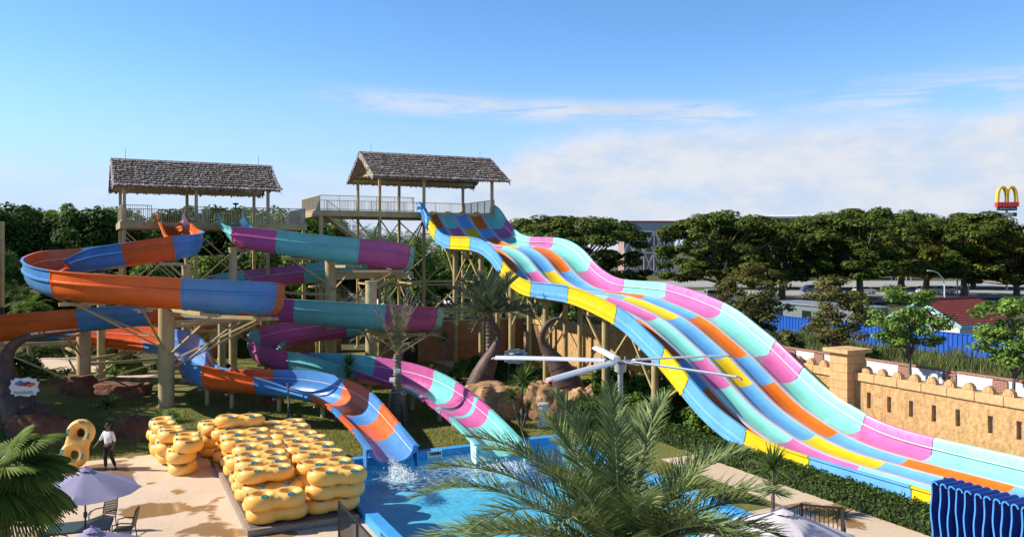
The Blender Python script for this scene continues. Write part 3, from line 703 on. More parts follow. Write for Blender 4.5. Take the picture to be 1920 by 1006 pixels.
# ------------------------------------------------------------------ curling flumes
def flume(root, ctrl, w, sections, k_of):
    pts = []
    for i, c in enumerate(ctrl):
        px, d, z, hl, hr = c; k = k_of(i); d2 = d * k; z2 = EYE - (EYE - z) * k
        q = P(px, d2, z2); pts.append((q.x, q.y, q.z, hl, hr))
    def frame(t):
        p = catmull(pts, t); a = catmull(pts, max(t - 0.08, 0)); bb = catmull(pts, min(t + 0.08, len(pts) - 1.0001))
        T = Vector(bb[:3] - a[:3]).normalized(); r = T.cross(Vector((0, 0, 1))).normalized(); up = r.cross(T).normalized()
        return Vector(p[:3]), T, r, up, max(p[3], 0.25), max(p[4], 0.25)
    RX, RZ = 0.58, 0.60
    def inner(h, th=0.0, n=6):
        rz = min(h, RZ); o = []
        for j in range(n):
            an = (j / (n - 1)) * PI / 2; o.append((w / 2 - RX + (RX + th) * math.sin(an), rz - (rz + th) * math.cos(an)))
        ex = max(h - rz, 0.01)
        for f in (0.33, 0.66, 1.0): o.append((w / 2 + th + 0.07 * f, rz + ex * f))
        return o
    def profile(hl, hr, lip):
        ri = inner(hr); li = [(-x, z) for x, z in inner(hl)]
        out = []
        for h, sg in ((hr, 1), (hl, -1)):
            o = inner(h, 0.05 + lip); q = []
            xr = w / 2 + 0.07; zf = h * 0.60; fx = 0.085 if h > 0.85 else 0.03
            q += [(xr + 0.13 + lip, h), (xr + 0.13 + lip, h - 0.05), (xr + 0.045 + lip, h - 0.06)]
            xm = w / 2 + 0.05 + lip + 0.04
            q += [(xm, zf + 0.07), (xm + fx, zf + 0.045), (xm + fx, zf - 0.03), (xm - 0.015, zf - 0.05)]
            q += [p_ for p_ in o[:6][::-1] if True]
            # keep points below the flange only
            q2 = []
            for x, z in q:
                if q2 and z > q2[-1][1] - 0.002 and len(q2) > 6: z = q2[-1][1] - 0.002
                q2.append((x, z))
            out.append([(sg * x, z) for x, z in q2])
        # loop: left rim -> floor -> right rim -> right outside -> left outside
        return li[::-1] + ri[1:] + out[0] + out[1][::-1][1:]
    for (t0, t1, mat, lab) in sections:
        t1 = min(t1, len(pts) - 1.0001)
        n = max(3, int((t1 - t0) * 9)); ts = [t0 + (t1 - t0) * i / n for i in range(n + 1)]
        L0 = (Vector(catmull(pts, t1)[:3]) - Vector(catmull(pts, t0)[:3])).length
        d = (t1 - t0) * 0.055 / max(L0, 0.5)
        ts = [t0 + d * 0.04, t0 + d, t0 + d * 1.15] + ts[1:-1] + [t1 - d * 1.15, t1 - d, t1 - d * 0.04]
        lips = [0.035, 0.035, 0] + [0] * (n - 1) + [0, 0.035, 0.035]
        b = MB(); vs = []; m = None
        for t, lp in zip(ts, lips):
            p, T, r, up, hl, hr = frame(t); pr = profile(hl, hr, lp); m = len(pr)
            vs += [p + r * x + up * z for x, z in pr]
        kk = len(ts)
        fs = [(i * m + j, i * m + (j + 1) % m, (i + 1) * m + (j + 1) % m, (i + 1) * m + j) for i in range(kk - 1) for j in range(m)]
        fs += [tuple(range(m - 1, -1, -1)), tuple((kk - 1) * m + j for j in range(m))]
        b.add(vs, fs); o = b.build('flume_section', mat, root, 35); o['label'] = lab
    # sealed seam along the inside of the walls
    b = MB(); tmax = len(pts) - 1.02; n = int(tmax * 9)
    for sg in (-1, 1):
        vs = []
        for i in range(n + 1):
            p, T, r, up, hl, hr = frame(tmax * i / n); h = hr if sg > 0 else hl
            z = max(h * 0.6, 0.3); rz = min(h, RZ)
            if z < rz: x = w / 2 - RX + RX * math.sin(math.acos(1 - z / rz))
            else: x = w / 2 + 0.07 * (z - rz) / max(h - rz, 0.01)
            vs += [p + r * sg * (x - 0.018) + up * z, p + r * sg * (x - 0.014) + up * (z + 0.03)]
        b.add(vs, [(2 * i, 2 * i + 1, 2 * i + 3, 2 * i + 2) for i in range(n)])
    b.build('seam_line', M_SEAM, root)
    return frame
def kf(a, b_):
    return lambda i: 1.08 if i <= a else (1.0 if i >= b_ else 1.08 - 0.08 * (i - a) / (b_ - a))
A_ = [(320, 52.9, 9.85, .75, .75), (324, 50.9, 9.35, .8, .8), (337, 49.0, 8.35, 1.25, .8), (352, 47.5, 7.9, 1.4, .9), (328, 46.3, 7.65, 1.4, 1.2), (258, 46.2, 7.35, 1.3, 1.45),
      (190, 46.7, 7.05, 1.25, 1.5), (125, 47.2, 6.8, .6, 1.5), (90, 45.8, 6.55, .6, 1.45), (77, 43.1, 6.3, .7, 1.4), (105, 39.6, 6.0, .8, 1.4), (180, 37.9, 5.8, .8, 1.4),
      (330, 37.5, 5.55, .85, 1.45), (450, 38.2, 5.3, .85, 1.5), (500, 41.3, 4.95, .8, 1.5), (482, 44.6, 4.65, .8, 1.4), (420, 46.2, 4.4, .9, 1.2), (345, 46.4, 4.25, 1.0, 1.1),
      (285, 46.0, 4.05, 1.2, .9), (157, 45.4, 3.7, 1.3, .9), (0, 45.2, 3.2, 1.45, .8), (-70, 46.6, 2.9, 1.4, .8), (-80, 49.6, 2.65, 1.3, .8), (0, 52, 2.5, 1.25, .8),
      (95, 52.3, 2.35, 1.2, .7), (200, 51.8, 2.1, 1.25, .7), (290, 50.6, 1.9, 1.4, .7), (337, 48.8, 1.65, 1.5, .8), (360, 46.4, 1.3, 1.1, 1.0), (374, 44.5, 1.05, .85, 1.3),
      (402, 43.1, .98, .9, 1.3), (450, 42.5, .92, 1.0, 1.15), (500, 42.1, .86, 1.1, .95), (560, 41.4, .8, 1.2, .65), (615, 39.9, .74, 1.15, .55), (652, 37.8, .68, 1.05, .5),
      (680, 35.6, .56, .85, .5), (708, 33.3, .42, .65, .55), (737, 30.9, .26, .55, .55)]
fa = thing('blue_orange_flume', 'blue and orange curling flume slide from the left thatched tower down to the pool', 'water slide')
BO = lambda ts: [(ts[i], ts[i + 1], (M_FBLUE, M_FORG)[c], ('blue section', 'orange section')[c]) for i, c in enumerate(cc)]
ts_ = [0, 2.55, 4.05, 5.15, 6.7, 8.5, 10.4, 12.15, 13.5, 15.3, 17.0, 18.0, 19.0, 22.6, 24.5, 26.0, 28.1, 28.7, 30.05, 31.9, 34.0, 35.2, 35.9, 36.9, 38]
cc = [1, 0, 1, 0, 1, 0, 1, 0, 1, 0, 1, 0, 1, 0, 1, 0, 1, 0, 1, 0, 1, 0, 1, 0]
fA = flume(fa, A_, 1.55, BO(ts_), kf(3, 20))
B_ = [(432, 54.3, 9.9, .75, .75), (437, 52.4, 9.3, .8, .8), (449, 51.2, 8.6, .9, 1.15), (475, 50.6, 8.2, .9, 1.45), (600, 50.0, 7.6, .9, 1.6), (700, 50.6, 7.25, .9, 1.6),
      (746, 52.2, 6.95, .9, 1.6), (750, 54.1, 6.7, .9, 1.55), (722, 56.0, 6.5, .9, 1.45), (640, 56.8, 6.15, .85, 1.4), (540, 56.6, 5.75, .85, 1.4), (460, 56, 5.4, .8, 1.4),
      (418, 54.5, 5.1, .8, 1.4), (408, 52, 4.75, .8, 1.4), (432, 49.8, 4.4, .8, 1.4), (510, 48.7, 4.05, .85, 1.45), (640, 48.3, 3.7, .85, 1.55), (740, 48.8, 3.45, .85, 1.55),
      (798, 50.3, 3.25, .85, 1.5), (804, 52.2, 3.05, .85, 1.45), (775, 54.2, 2.85, .8, 1.4), (700, 55.0, 2.6, .75, 1.4), (600, 54.3, 2.25, .7, 1.4), (535, 52.9, 2.0, .7, 1.4),
      (500, 51.0, 1.75, .7, 1.4), (496, 49.1, 1.55, .75, 1.4), (525, 47.2, 1.4, .85, 1.3), (600, 45.9, 1.2, 1.15, 1.2), (680, 44.7, 1.05, 1.25, .75), (742, 43.4, .96, 1.2, .5),
      (792, 41.4, .88, 1.1, .45), (832, 38.9, .78, .95, .45), (868, 36.3, .64, .8, .5), (903, 33.9, .46, .65, .55), (936, 31.7, .26, .55, .55)]
fb = thing('teal_magenta_flume', 'teal and magenta curling flume slide between the two thatched towers ending at the pool', 'water slide')
tsb = [0, 2.4, 3.45, 4.65, 5.95, 7.2, 8.3, 9.65, 10.9, 11.9, 13.0, 14.0, 15.4, 16.75, 17.95, 19.0, 20.1, 21.5, 23.6, 24.9, 26.5, 28.05, 29.85, 30.75, 31.65, 31.8, 32.4, 34]
ccb = [0, 1, 0, 1, 0, 1, 0, 1, 0, 1, 0, 1, 0, 1, 0, 1, 0, 1, 0, 1, 0, 1, 0, 1, 0, 1, 0]
secb = [(tsb[i], tsb[i + 1], (M_FTEAL, M_FPURP)[ccb[i]], ('teal section', 'magenta section')[ccb[i]]) for i in range(len(tsb) - 1)]
fB = flume(fb, B_, 1.55, secb, kf(4, 28))
# white splash guards on the teal flume's mouth, flared blue guard on the other
def guard(frame, t, side, mat, root, h0=0.55, drop=0.65, ln=1.0):
    p, T, r, up, hl, hr = frame(t); T = Vector((T.x, T.y, 0)).normalized(); h = hl if side < 0 else hr
    a = p + r * side * 0.94 + Vector((0, 0, h)); b = MB()
    b.extrude([a, a + T * ln - Vector((0, 0, 0.12)), a + T * (ln + .05) - Vector((0, 0, drop + .5)), a + T * 0.1 - Vector((0, 0, drop))], r * side * 0.05)
    return b.build('splash_guard', mat, root)
M_MINTW = gel('gelcoat_pale_mint', (0.55, 0.76, 0.72))
guard(fB, 33.75, 1, M_MINTW, fb, ln=0.8); guard(fB, 33.75, -1, M_MINTW, fb, ln=0.8); guard(fA, 37.7, 1, M_FBLUE, fa, ln=.7); guard(fA, 37.7, -1, M_FBLUE, fa, ln=.7)

# poles with arms that carry the flumes; part of the flume they carry
def pole(root, q, top, r, arms, frame):
    b = MB(); b.tube([(q.x, q.y, 0), (q.x, q.y, top)], r, 18); b.lathe([(0.001, top + 0.02), (r + 0.03, top + 0.02), (r + 0.03, top - 0.1), (r, top - 0.1)], (q.x, q.y, 0), 18)
    b.lathe([(r + 0.12, 0), (r + 0.12, 0.04), (r, 0.04)], (q.x, q.y, 0), 18)
    po = b.build('support_pole', M_STEEL2, root, 40)
    for t in arms:
        p, T, rr, up, hl, hr = frame(t); e = p - Vector((0, 0, 0.22)); z = e.z
        d = Vector((e.x - q.x, e.y - q.y, 0)); 
        if d.length < 0.3: continue
        dn = d.normalized(); st = Vector((q.x, q.y, z)) + dn * r * 0.9; e2 = e + dn * 0.75
        b = MB(); b.beam(st + Vector((0, 0, -.05)), e2, 0.10, 0.17); b.beam(e - T * 0.45, e + T * 0.45, 0.12, 0.09)
        b.beam(Vector((q.x, q.y, max(z - min(2.4, d.length * 0.55), 0.4))) + dn * r * 0.9, e + Vector((0, 0, -.1)) - dn * 0.1, 0.085, 0.085)
        b.build('arm', M_STEEL2, po)
def at(px, d): return P(px, d, 0)
pole(fa, at(312, 43.2), 6.6, 0.40, (9.2, 10.6, 11.6, 12.5, 13.5, 14.6, 15.6), fA)
pole(fa, at(157, 47.9), 5.0, 0.38, (19.2, 20.2, 24.2, 25.4, 26.4), fA)
pole(fa, at(349, 51.2), 7.2, 0.26, (2.4, 3.2, 4.2), fA)
pole(fa, at(190, 50.6), 6.6, 0.24, (6.1, 7.3), fA)
pole(fb, at(620, 56.4), 7.6, 0.38, (3.6, 4.6, 5.7, 6.6, 7.6, 9.4, 10.6), fB)
pole(fb, at(696, 52.0), 6.2, 0.36, (16.4, 17.5, 18.4, 19.3, 20.6), fB)
pole(fb, at(437, 53.6), 8.3, 0.26, (1.6, 2.6), fB)
pole(fb, at(416, 52.2), 5.4, 0.24, (12.5, 13.4, 14.2), fB)
for fr_, rt, ts2 in ((fA, fa, (29.6, 30.7, 32.4, 33.8, 34.9, 36.0)), (fB, fb, (25.2, 26.6, 28.2, 29.6, 30.8, 32.0))):
    for t in ts2:
        p, T, rr, up, hl, hr = fr_(t)
        if p.z < 0.5: continue
        b = MB(); b.tube([(p.x, p.y, 0), (p.x, p.y, p.z - 0.08)], 0.11, 10); b.beam(p - rr * 0.5 - Vector((0, 0, .14)), p + rr * 0.5 - Vector((0, 0, .14)), 0.12, 0.1)
        b.build('short_post', M_STEEL2, rt)

# ------------------------------------------------------------------ thatched start towers
def railing(root, pts, h=1.1, sp=0.12, mat=M_RAIL, name='railing'):
    b = MB()
    for a, c in zip(pts[:-1], pts[1:]):
        a = Vector(a); c = Vector(c); ln = (c - a).length; n = max(1, int(ln / sp))
        for zz in (0.08, h): b.beam(a + Vector((0, 0, zz)), c + Vector((0, 0, zz)), 0.05, 0.045)
        for i in range(n + 1):
            q = a + (c - a) * i / n; wd = 0.05 if i in (0, n) or i % 12 == 0 else 0.022
            b.beam(q, q + Vector((0, 0, h)), wd)
    return b.build(name, mat, root)
def thatch(root, x0, x1, y0, y1, zr, ze, rng):
    ym = (y0 + y1) / 2; roof = None
    V, Q = [], []
    def shingle(p, a, dwn, nrm, wd, ln, lift):
        k = len(V)
        for s, l in ((-.5, 0), (.5, 0), (.5, 1), (-.5, 1)):
            j = rng.uniform(-.06, .06) if l else 0
            V.append(tuple(p + a * (s * wd) + dwn * (l * (ln + j)) + nrm * (0.02 + lift * l)))
        Q.append((k, k + 1, k + 2, k + 3))
    for sg in (-1, 1):
        yE = y0 if sg < 0 else y1
        ridge = Vector((0, ym, zr)); eave = Vector((0, yE, ze)); dv = eave - ridge; ln = dv.length; dwn = dv.normalized()
        a = Vector((1, 0, 0)); nrm = a.cross(dwn).normalized(); nrm = nrm if nrm.z > 0 else -nrm
        rows = 12
        for r in range(rows):
            x = x0 - 0.05
            while x < x1 + 0.05:
                wd = rng.uniform(0.05, 0.13)
                shingle(Vector((x + wd / 2, ridge.y, ridge.z)) + dwn * (ln * r / rows) + nrm * rng.uniform(-.01, .04), a, dwn, nrm, wd * 1.15, ln / rows * 1.25 + (0.16 if r == rows - 1 else 0), 0.09)
                x += wd
        # hanging fringe at eaves and verges
        x = x0
        while x < x1:
            wd = rng.uniform(.05, .12); shingle(Vector((x, yE, ze + 0.05)), a, Vector((0, 0, -1)), nrm * 0.3, wd, rng.uniform(.10, .28), 0.03); x += wd * 0.8
        for xx, s2 in ((x0, -1), (x1, 1)):
            t = 0.0
            while t < 1:
                p = ridge + dv * t; shingle(Vector((xx, p.y, p.z + 0.08)), dwn, Vector((0.15 * s2, 0, -1)).normalized(), Vector((s2, 0, 0)), 0.16, rng.uniform(.28, .48), 0.04); t += 0.022
    x = x0
    while x < x1:                          # ridge bundle
        wd = rng.uniform(.1, .2)
        for s2 in (-1, 1): shingle(Vector((x, ym, zr + 0.07)), Vector((1, 0, 0)), Vector((0, s2 * .8, -.6)), Vector((0, 0, 1)), wd, rng.uniform(.25, .42), 0.02)
        x += wd * .9
    me = quads_mesh('thatch_roof', V, Q, M_THATCH); roof = link_mesh('roof', me, root)
    b = MB()
    for sg in (-1, 1):
        yE = y0 if sg < 0 else y1
        b.extrude([(x0 + .08, ym, zr - 0.02), (x0 + .08, yE, ze - 0.02), (x0 + .08, yE, ze - 0.12), (x0 + .08, ym, zr - 0.12)], (x1 - x0 - .16, 0, 0))
    b.build('roof_lining', M_WOOD, roof)
    return roof
def tower(name, label, loc, rz, Lr, Wr, ze, zr, deck, xs, deckx, decky, seed, openings=(), left_ext=None):
    rng = random.Random(seed); t = thing(name, label, 'tower', loc, rz, None)
    rf = thatch(t, 0, Lr, 0, Wr, zr, ze, rng)
    yF, yB = 0.75, Wr - 0.75
    for x in xs:
        for y in (yF, yB):
            b = MB(); b.box((x, y, ze / 2 + 0.1), (0.20, 0.20, ze + 0.2)); b.box((x, y, 0.03), (0.5, 0.5, 0.06)); b.build('post', M_STEEL, t)
    b = MB()
    for y in (yF, yB): b.box((Lr / 2, y, ze + 0.12), (Lr - 0.5, 0.16, 0.26))
    b.build('eave_beam', M_STEEL, t)
    for x in xs:
        b = MB(); b.box((x, Wr / 2, ze + 0.38), (0.14, yB - yF + 0.3, 0.16)); b.box((x, Wr / 2, (ze + zr) / 2), (0.12, 0.12, zr - ze - 0.25))
        for s in (-1, 1): b.beam((x, Wr / 2, zr - 0.3), (x, Wr / 2 + s * (yB - yF) / 2, ze + 0.42), 0.1); b.beam((x, Wr / 2, ze + 0.45), (x, Wr / 2 + s * Wr * 0.22, (ze + zr) / 2 + 0.1), 0.08)
        b.build('roof_truss', M_STEEL, t)
    b = MB()
    for x in (0.25 * Lr, 0.62 * Lr): b.box((x, 0.35, ze - 0.10), (0.28, 0.22, 0.22))
    b.build('lamp', M_DARK, t)
    for x in (0.08 * Lr, 0.92 * Lr):
        b = MB(); b.tube([(x, Wr / 2, zr), (x, Wr / 2, zr + 0.75)], 0.018, 6); b.build('lightning_rod', M_GREY, t)
    dx0, dx1 = deckx; dy0, dy1 = decky
    b = MB(); b.box(((dx0 + dx1) / 2, (dy0 + dy1) / 2, deck - 0.05), (dx1 - dx0, dy1 - dy0, 0.10))
    dk = b.build('deck', M_WOOD, t)
    b = MB()
    for y in (dy0 - .06, dy1 + .06): b.box(((dx0 + dx1) / 2, y, deck - 0.22), (dx1 - dx0 + 0.24, 0.12, 0.44))
    for x in (dx0 - .06, dx1 + .06): b.box((x, (dy0 + dy1) / 2, deck - 0.22), (0.12, dy1 - dy0, 0.43))
    for i in range(1, 6): b.box((dx0 + (dx1 - dx0) * i / 6, (dy0 + dy1) / 2, deck - 0.2), (0.12, dy1 - dy0 - .02, 0.24))
    b.build('deck_beam', M_STEEL, t)
    z = deck + 0.01; segs = []; x = dx0
    for o0, o1 in sorted(openings): segs.append((x, o0)); x = o1
    segs.append((x, dx1))
    for a, c in segs:
        if c - a > 0.3: railing(t, [(a, dy0, z), (c, dy0, z)])
    railing(t, [(dx0, dy0, z), (dx0, dy1, z), (dx1, dy1, z), (dx1, dy0, z)])
    # scaffold bracing below the deck
    for i in range(len(xs) - 1):
        for y in (yF, yB):
            for z0, z1 in ((0.4, deck * 0.47), (deck * 0.5, deck - 0.6)):
                b = MB(); b.beam((xs[i], y + .06, z0), (xs[i + 1], y + .06, z1), 0.09); b.beam((xs[i], y - .06, z1), (xs[i + 1], y - .06, z0), 0.09); b.build('cross_brace', M_STEEL, t)
            for zz in (0.485, 0.25): b = MB(); b.beam((xs[i], y, deck * zz), (xs[i + 1], y, deck * zz), 0.10, 0.14); b.build('girt', M_STEEL, t)
    for x in xs:
        b = MB(); b.beam((x, yF, 0.5), (x, yB, deck * 0.48), 0.08); b.beam((x, yB, deck * .5), (x, yF, deck - .6), 0.08); b.beam((x, yF, deck * 0.485), (x, yB, deck * 0.485), 0.11, 0.14); b.build('cross_brace', M_STEEL, t)
    return t
t1 = tower('thatched_tower', 'left thatched slide tower where the two curling flumes start', (-26.0, 54.0, 0), R(28), 10.7, 6.7, 12.42, 14.4, 10.03,
           (0.65, 5.15, 10.0), (0.5, 12.6), (0.55, 6.1), 3, ((2.3, 4.4), (6.0, 8.2)))
t2 = tower('thatched_tower', 'right thatched slide tower at the top of the wide racer slide', (-10.48, 62.64, 0), ANG, 11.4, 7.7, 13.78, 15.95, 11.12,
           (0.7, 4.3, 10.2), (-3.9, 10.4), (0.75, 7.0), 4, ((3.45, 10.4),))
# stair beside the right tower and the extra posts that carry its side deck
for x, y in ((-3.8, 0.85), (-3.8, 6.9)):
    b = MB(); b.box((x, y, 5.45), (0.26, 0.26, 10.9)); b.build('post', M_STEEL, t2)
st = thing('tower_stair', 'steel stair running down under the side deck of the right thatched tower', 'stairs', (-10.48, 62.64, 0), ANG)
b = MB(); n = 15
for fl, (xa, xb, za, zb) in enumerate(((-3.2, 0.4, 10.9, 8.2), (0.4, -3.2, 8.1, 5.4), (-3.2, 0.4, 5.3, 2.6))):
    y = 2.0 + (fl % 2) * 1.5
    for i in range(n): q = i / (n - 1); b.box((xa + (xb - xa) * q, y, za + (zb - za) * q - 0.1), (0.28, 1.1, 0.05))
b.build('treads', M_STEEL, st)
for fl, (xa, xb, za, zb) in enumerate(((-3.2, 0.4, 10.9, 8.2), (0.4, -3.2, 8.1, 5.4), (-3.2, 0.4, 5.3, 2.6))):
    y = 2.0 + (fl % 2) * 1.5; b = MB()
    for s in (-.6, .6): b.beam((xa, y + s, za - .15), (xb, y + s, zb - .15), 0.06, 0.24)
    b.build('stringer', M_STEEL, st)
    railing(st, [(xa, y - .6, za), (xb, y - .6, zb)], 1.0, 0.14)
b = MB(); b.box((0.9, 2.7, 8.1), (1.0, 2.8, 0.12)); b.box((-3.6, 2.7, 5.3), (0.9, 2.8, 0.12)); b.build('landing', M_STEEL, st)
railing(st, [(1.4, 1.4, 8.16), (1.4, 4.1, 8.16)], 1.05, 0.14)
for x, y in ((1.35, 1.35), (1.35, 4.05), (-4.0, 1.4)):
    b = MB(); b.box((x, y, 4.0), (0.16, 0.16, 8.0)); b.build('post', M_STEEL, st)
# ------------------------------------------------------------------ vegetation
def rnd(seed): return np.random.default_rng(seed)

def limbs(b, rng, base_r, h0, targets, wob=0.3):
    b.tube([(0, 0, -0.1), (wob * .3, 0.1, h0 * 0.5), (wob * .2, 0.0, h0)], [base_r * 1.25, base_r * .95, base_r * .8], 9)
    for c in targets:
        c = Vector(c); m = Vector((c.x * 0.45, c.y * 0.45, h0 + (c.z - h0) * 0.62)) + Vector(rng.normal(size=3) * 0.25)
        b.tube([(wob * .2, 0, h0 * rng.uniform(.75, 1.0)), m, c], [base_r * .45, base_r * .27, base_r * .08], 6, caps=False)

def tree_meshes(seed, kind):
    rng = rnd(seed); b = MB()
    if kind == 'rain':                     # broad umbrella crown in flat layers
        cs, rs = [], []
        for k in range(64):
            r = math.sqrt(rng.random()) * 9.2; a = rng.random() * 2 * PI
            z = 8.3 + 4.4 * math.sqrt(max(0, 1 - (r / 9.8) ** 2)) + rng.normal() * .45
            cs.append((r * math.cos(a), r * math.sin(a), z)); rs.append(rng.uniform(1.2, 2.2))
        for k in range(64):
            r = rng.uniform(1.5, 9.4); a = rng.random() * 2 * PI
            cs.append((r * math.cos(a), r * math.sin(a), rng.uniform(3.6, 8.6))); rs.append(rng.uniform(1.1, 1.9))
        V, Q = clump_leaves(rng, cs, rs, 190, 0.33, up=1.0, flat=0.38)
        limbs(b, rng, 0.55, 3.4, [cs[i] for i in range(0, 108, 5)]); lf = L_RAIN
    elif kind == 'bush':                   # dense tropical tree, leafy to the ground
        cs, rs = [], []
        for k in range(58):
            z = rng.uniform(1.4, 11.0); rad = 3.7 * math.sqrt(max(0.05, 1 - ((z - 5.2) / 6.3) ** 2)); a = rng.random() * 2 * PI
            r = rad * rng.uniform(.45, 1.0); cs.append((r * math.cos(a), r * math.sin(a), z)); rs.append(rng.uniform(.9, 1.6))
        V, Q = clump_leaves(rng, cs, rs, 190, 0.25, up=0.5, flat=0.7)
        limbs(b, rng, 0.28, 3.0, [cs[i] for i in range(0, 58, 5)]); lf = L_MID
    elif kind == 'round':
        cs, rs = [], []
        for k in range(46):
            d = rng.normal(size=3); d /= np.linalg.norm(d); q = d * np.array([3.6, 3.6, 3.0]) * rng.uniform(.55, 1); q[2] += 6.3
            cs.append(tuple(q)); rs.append(rng.uniform(.8, 1.5))
        V, Q = clump_leaves(rng, cs, rs, 190, 0.23, up=0.6, flat=0.65)
        limbs(b, rng, 0.25, 3.2, [cs[i] for i in range(0, 46, 4)]); lf = L_DARK
    elif kind == 'young':                  # thin roadside sapling with an open airy crown
        cs, rs = [], []
        for k in range(58):
            z = rng.uniform(*((3.2, 6.75) if seed == 9 else (4.1, 6.8))); rad = (1.85 if seed == 9 else 1.55) * math.sqrt(max(0.08, 1 - ((z - (4.6 if seed == 9 else 5.0)) / 2.1) ** 2)); a = rng.random() * 2 * PI
            r = rad * math.sqrt(rng.random()); cs.append((r * math.cos(a), r * math.sin(a), z)); rs.append(rng.uniform(.32, .66))
        V, Q = clump_leaves(rng, cs, rs, 120, 0.10, up=0.8, flat=0.45, shell=.2)
        limbs(b, rng, 0.075, 3.3 if seed == 9 else 4.3, [cs[i] for i in range(0, 40, 2)], 0.1); lf = L_YOUNG
    return quads_mesh('crown', V, Q, lf), b.mesh('trunk', M_BARK, 50)
TREES = {k: [tree_meshes(sd, k) for sd in sds] for k, sds in (('rain', (1, 2, 3)), ('bush', (4, 5, 6)), ('round', (7, 8)), ('young', (9, 10)))}
def tree(name, label, kind, v, q, rz=0.0, s=1.0, sz=None, group=None, lf=None, cat='tree'):
    t = thing(name, label, cat, q, rz, group); t.scale = (s, s, sz or s)
    cr, tr = TREES[kind][v % len(TREES[kind])]
    if lf:
        key = cr.name + lf.name
        if key not in TREES: m = cr.copy(); m.materials[0] = lf; m.name = 'crown'; TREES[key] = m
        cr = TREES[key]
    link_mesh('trunk', tr, t); link_mesh('crown', cr, t); return t

# rain trees along the road
RT = [('leftmost broad dark rain tree, just beyond the pink and mint edge of the racer slide', 1085, 112, .98, .93, None), ('broad dark rain tree to the right of the white lattice building', 1352, 124, 1.02, 1.0, None),
      ('broad rain tree with its trunk beside the left white car', 1612, 129, 1.05, 1.06, None), ('dark rain tree standing between the white lattice building and the long white roof', 1465, 134, 1.0, .93, None),
      ('olive green rain tree behind the street lamp', 1738, 146, 1.06, .98, L_OLIVE), ('rain tree with its trunk right of the street lamp, above the red tiled roof', 1808, 138, 1.0, 1.04, None),
      ('yellow tinged rain tree under the tall yellow arch sign', 1905, 136, .95, .77, L_OLIVE)]
for i, (lb, px, d, s, sz, lf) in enumerate(RT):
    tree('rain_tree', lb, 'rain', i, P(px, d), i * 1.9, s, sz, 'rain trees along the road', lf)
for i, (px, d, s) in enumerate(((1010, 150, 1.0), (1410, 172, 1.05), (1540, 170, 1.1), (1690, 176, 1.15), (1825, 172, .95), (2010, 160, .9))):
    tree('rain_tree', 'broad dark rain tree in the far row beyond the road', 'rain', i + 1, P(px, d), i * 2.3, s, s * 1.02, 'far row of rain trees')
for i in range(22):
    px = 960 + i * 52 + (i * 37 % 23); d = 222 + (i * 53 % 30)
    if 1130 < px < 1310: continue
    tree('distant_tree', 'dark distant tree closing the view beyond the far road', ('bush', 'round')[i % 2], i, P(px, d), i * 1.7, 1.5 * (1.3 if i % 2 else 1), 1.15 * (1.3 if i % 2 else 1), 'distant trees beyond the far road', L_RAIN)
for i, (px, d) in enumerate(((-260, 42), (-310, 48), (-330, 36.5))):
    tree('garden_tree', ('garden tree just outside the left edge whose shade falls on the lawn', 'second garden tree outside the left edge shading the tusk', 'nearest garden tree outside the left edge shading the paving')[i], 'round', i, P(px, d), i, 1.15, 1.1)
# dense trees behind the left tower
rg = random.Random(5); k = 0
for i in range(17):
    px = -30 + i * 40 + rg.uniform(-8, 8); d = rg.uniform(88, 100)
    tree('dense_tree', 'tall dense green tree in the wood behind the left thatched tower', ('bush', 'bush', 'round')[i % 3], i, P(px, d), rg.uniform(0, 6), rg.uniform(.92, 1.12) * (1.25 if i % 3 == 2 else 1), rg.uniform(1.02, 1.18) * (1.3 if i % 3 == 2 else 1),
         'tall trees behind the left tower', (None, L_DARK, L_MID, L_LITE)[rg.randrange(4)] if i % 4 else L_LITE)
for i in range(13):
    px = -20 + i * 50 + rg.uniform(-12, 12); d = rg.uniform(74, 82)
    tree('leafy_tree', 'lower leafy tree at the front edge of the wood behind the curling flumes', ('bush', 'round')[i % 2], i, P(px, d), rg.uniform(0, 6), rg.uniform(.62, .85), rg.uniform(.55, .75),
         'lower trees behind the flumes', (None, L_DARK, L_LITE)[i % 3])
for i, (px, d, s) in enumerate(((700, 92, .72), (765, 84, .70), (830, 96, .78), (880, 86, .72), (945, 98, .8), (1010, 90, .75), (640, 98, .75), (1060, 84, .6))):
    tree('shade_tree', 'dark shade tree behind the columns of the racer slide', ('round', 'bush')[i % 2], i, P(px, d), i, s * 1.2, s * 1.15, 'trees behind the racer slide', (L_DARK, L_MID)[i % 2])
for i, (lb, px, d, s, lf) in enumerate((('young tree with an airy crown behind the racer slide, leftmost of the roadside saplings', 1410, 46, 1.09, None), ('brownish young tree behind the stone pillar of the fort wall', 1562, 41, 1.0, None),
                        ('young green tree in front of the cream house gable', 1704, 36, .95, L_MID), ('young tree with a pale thin trunk at the right end of the brick wall', 1901, 31.8, .92, L_MID))):
    tree('young_tree', lb, 'young', i // 2, P(px, d), i * 2.1, s, s, 'young trees behind the fort wall', lf)

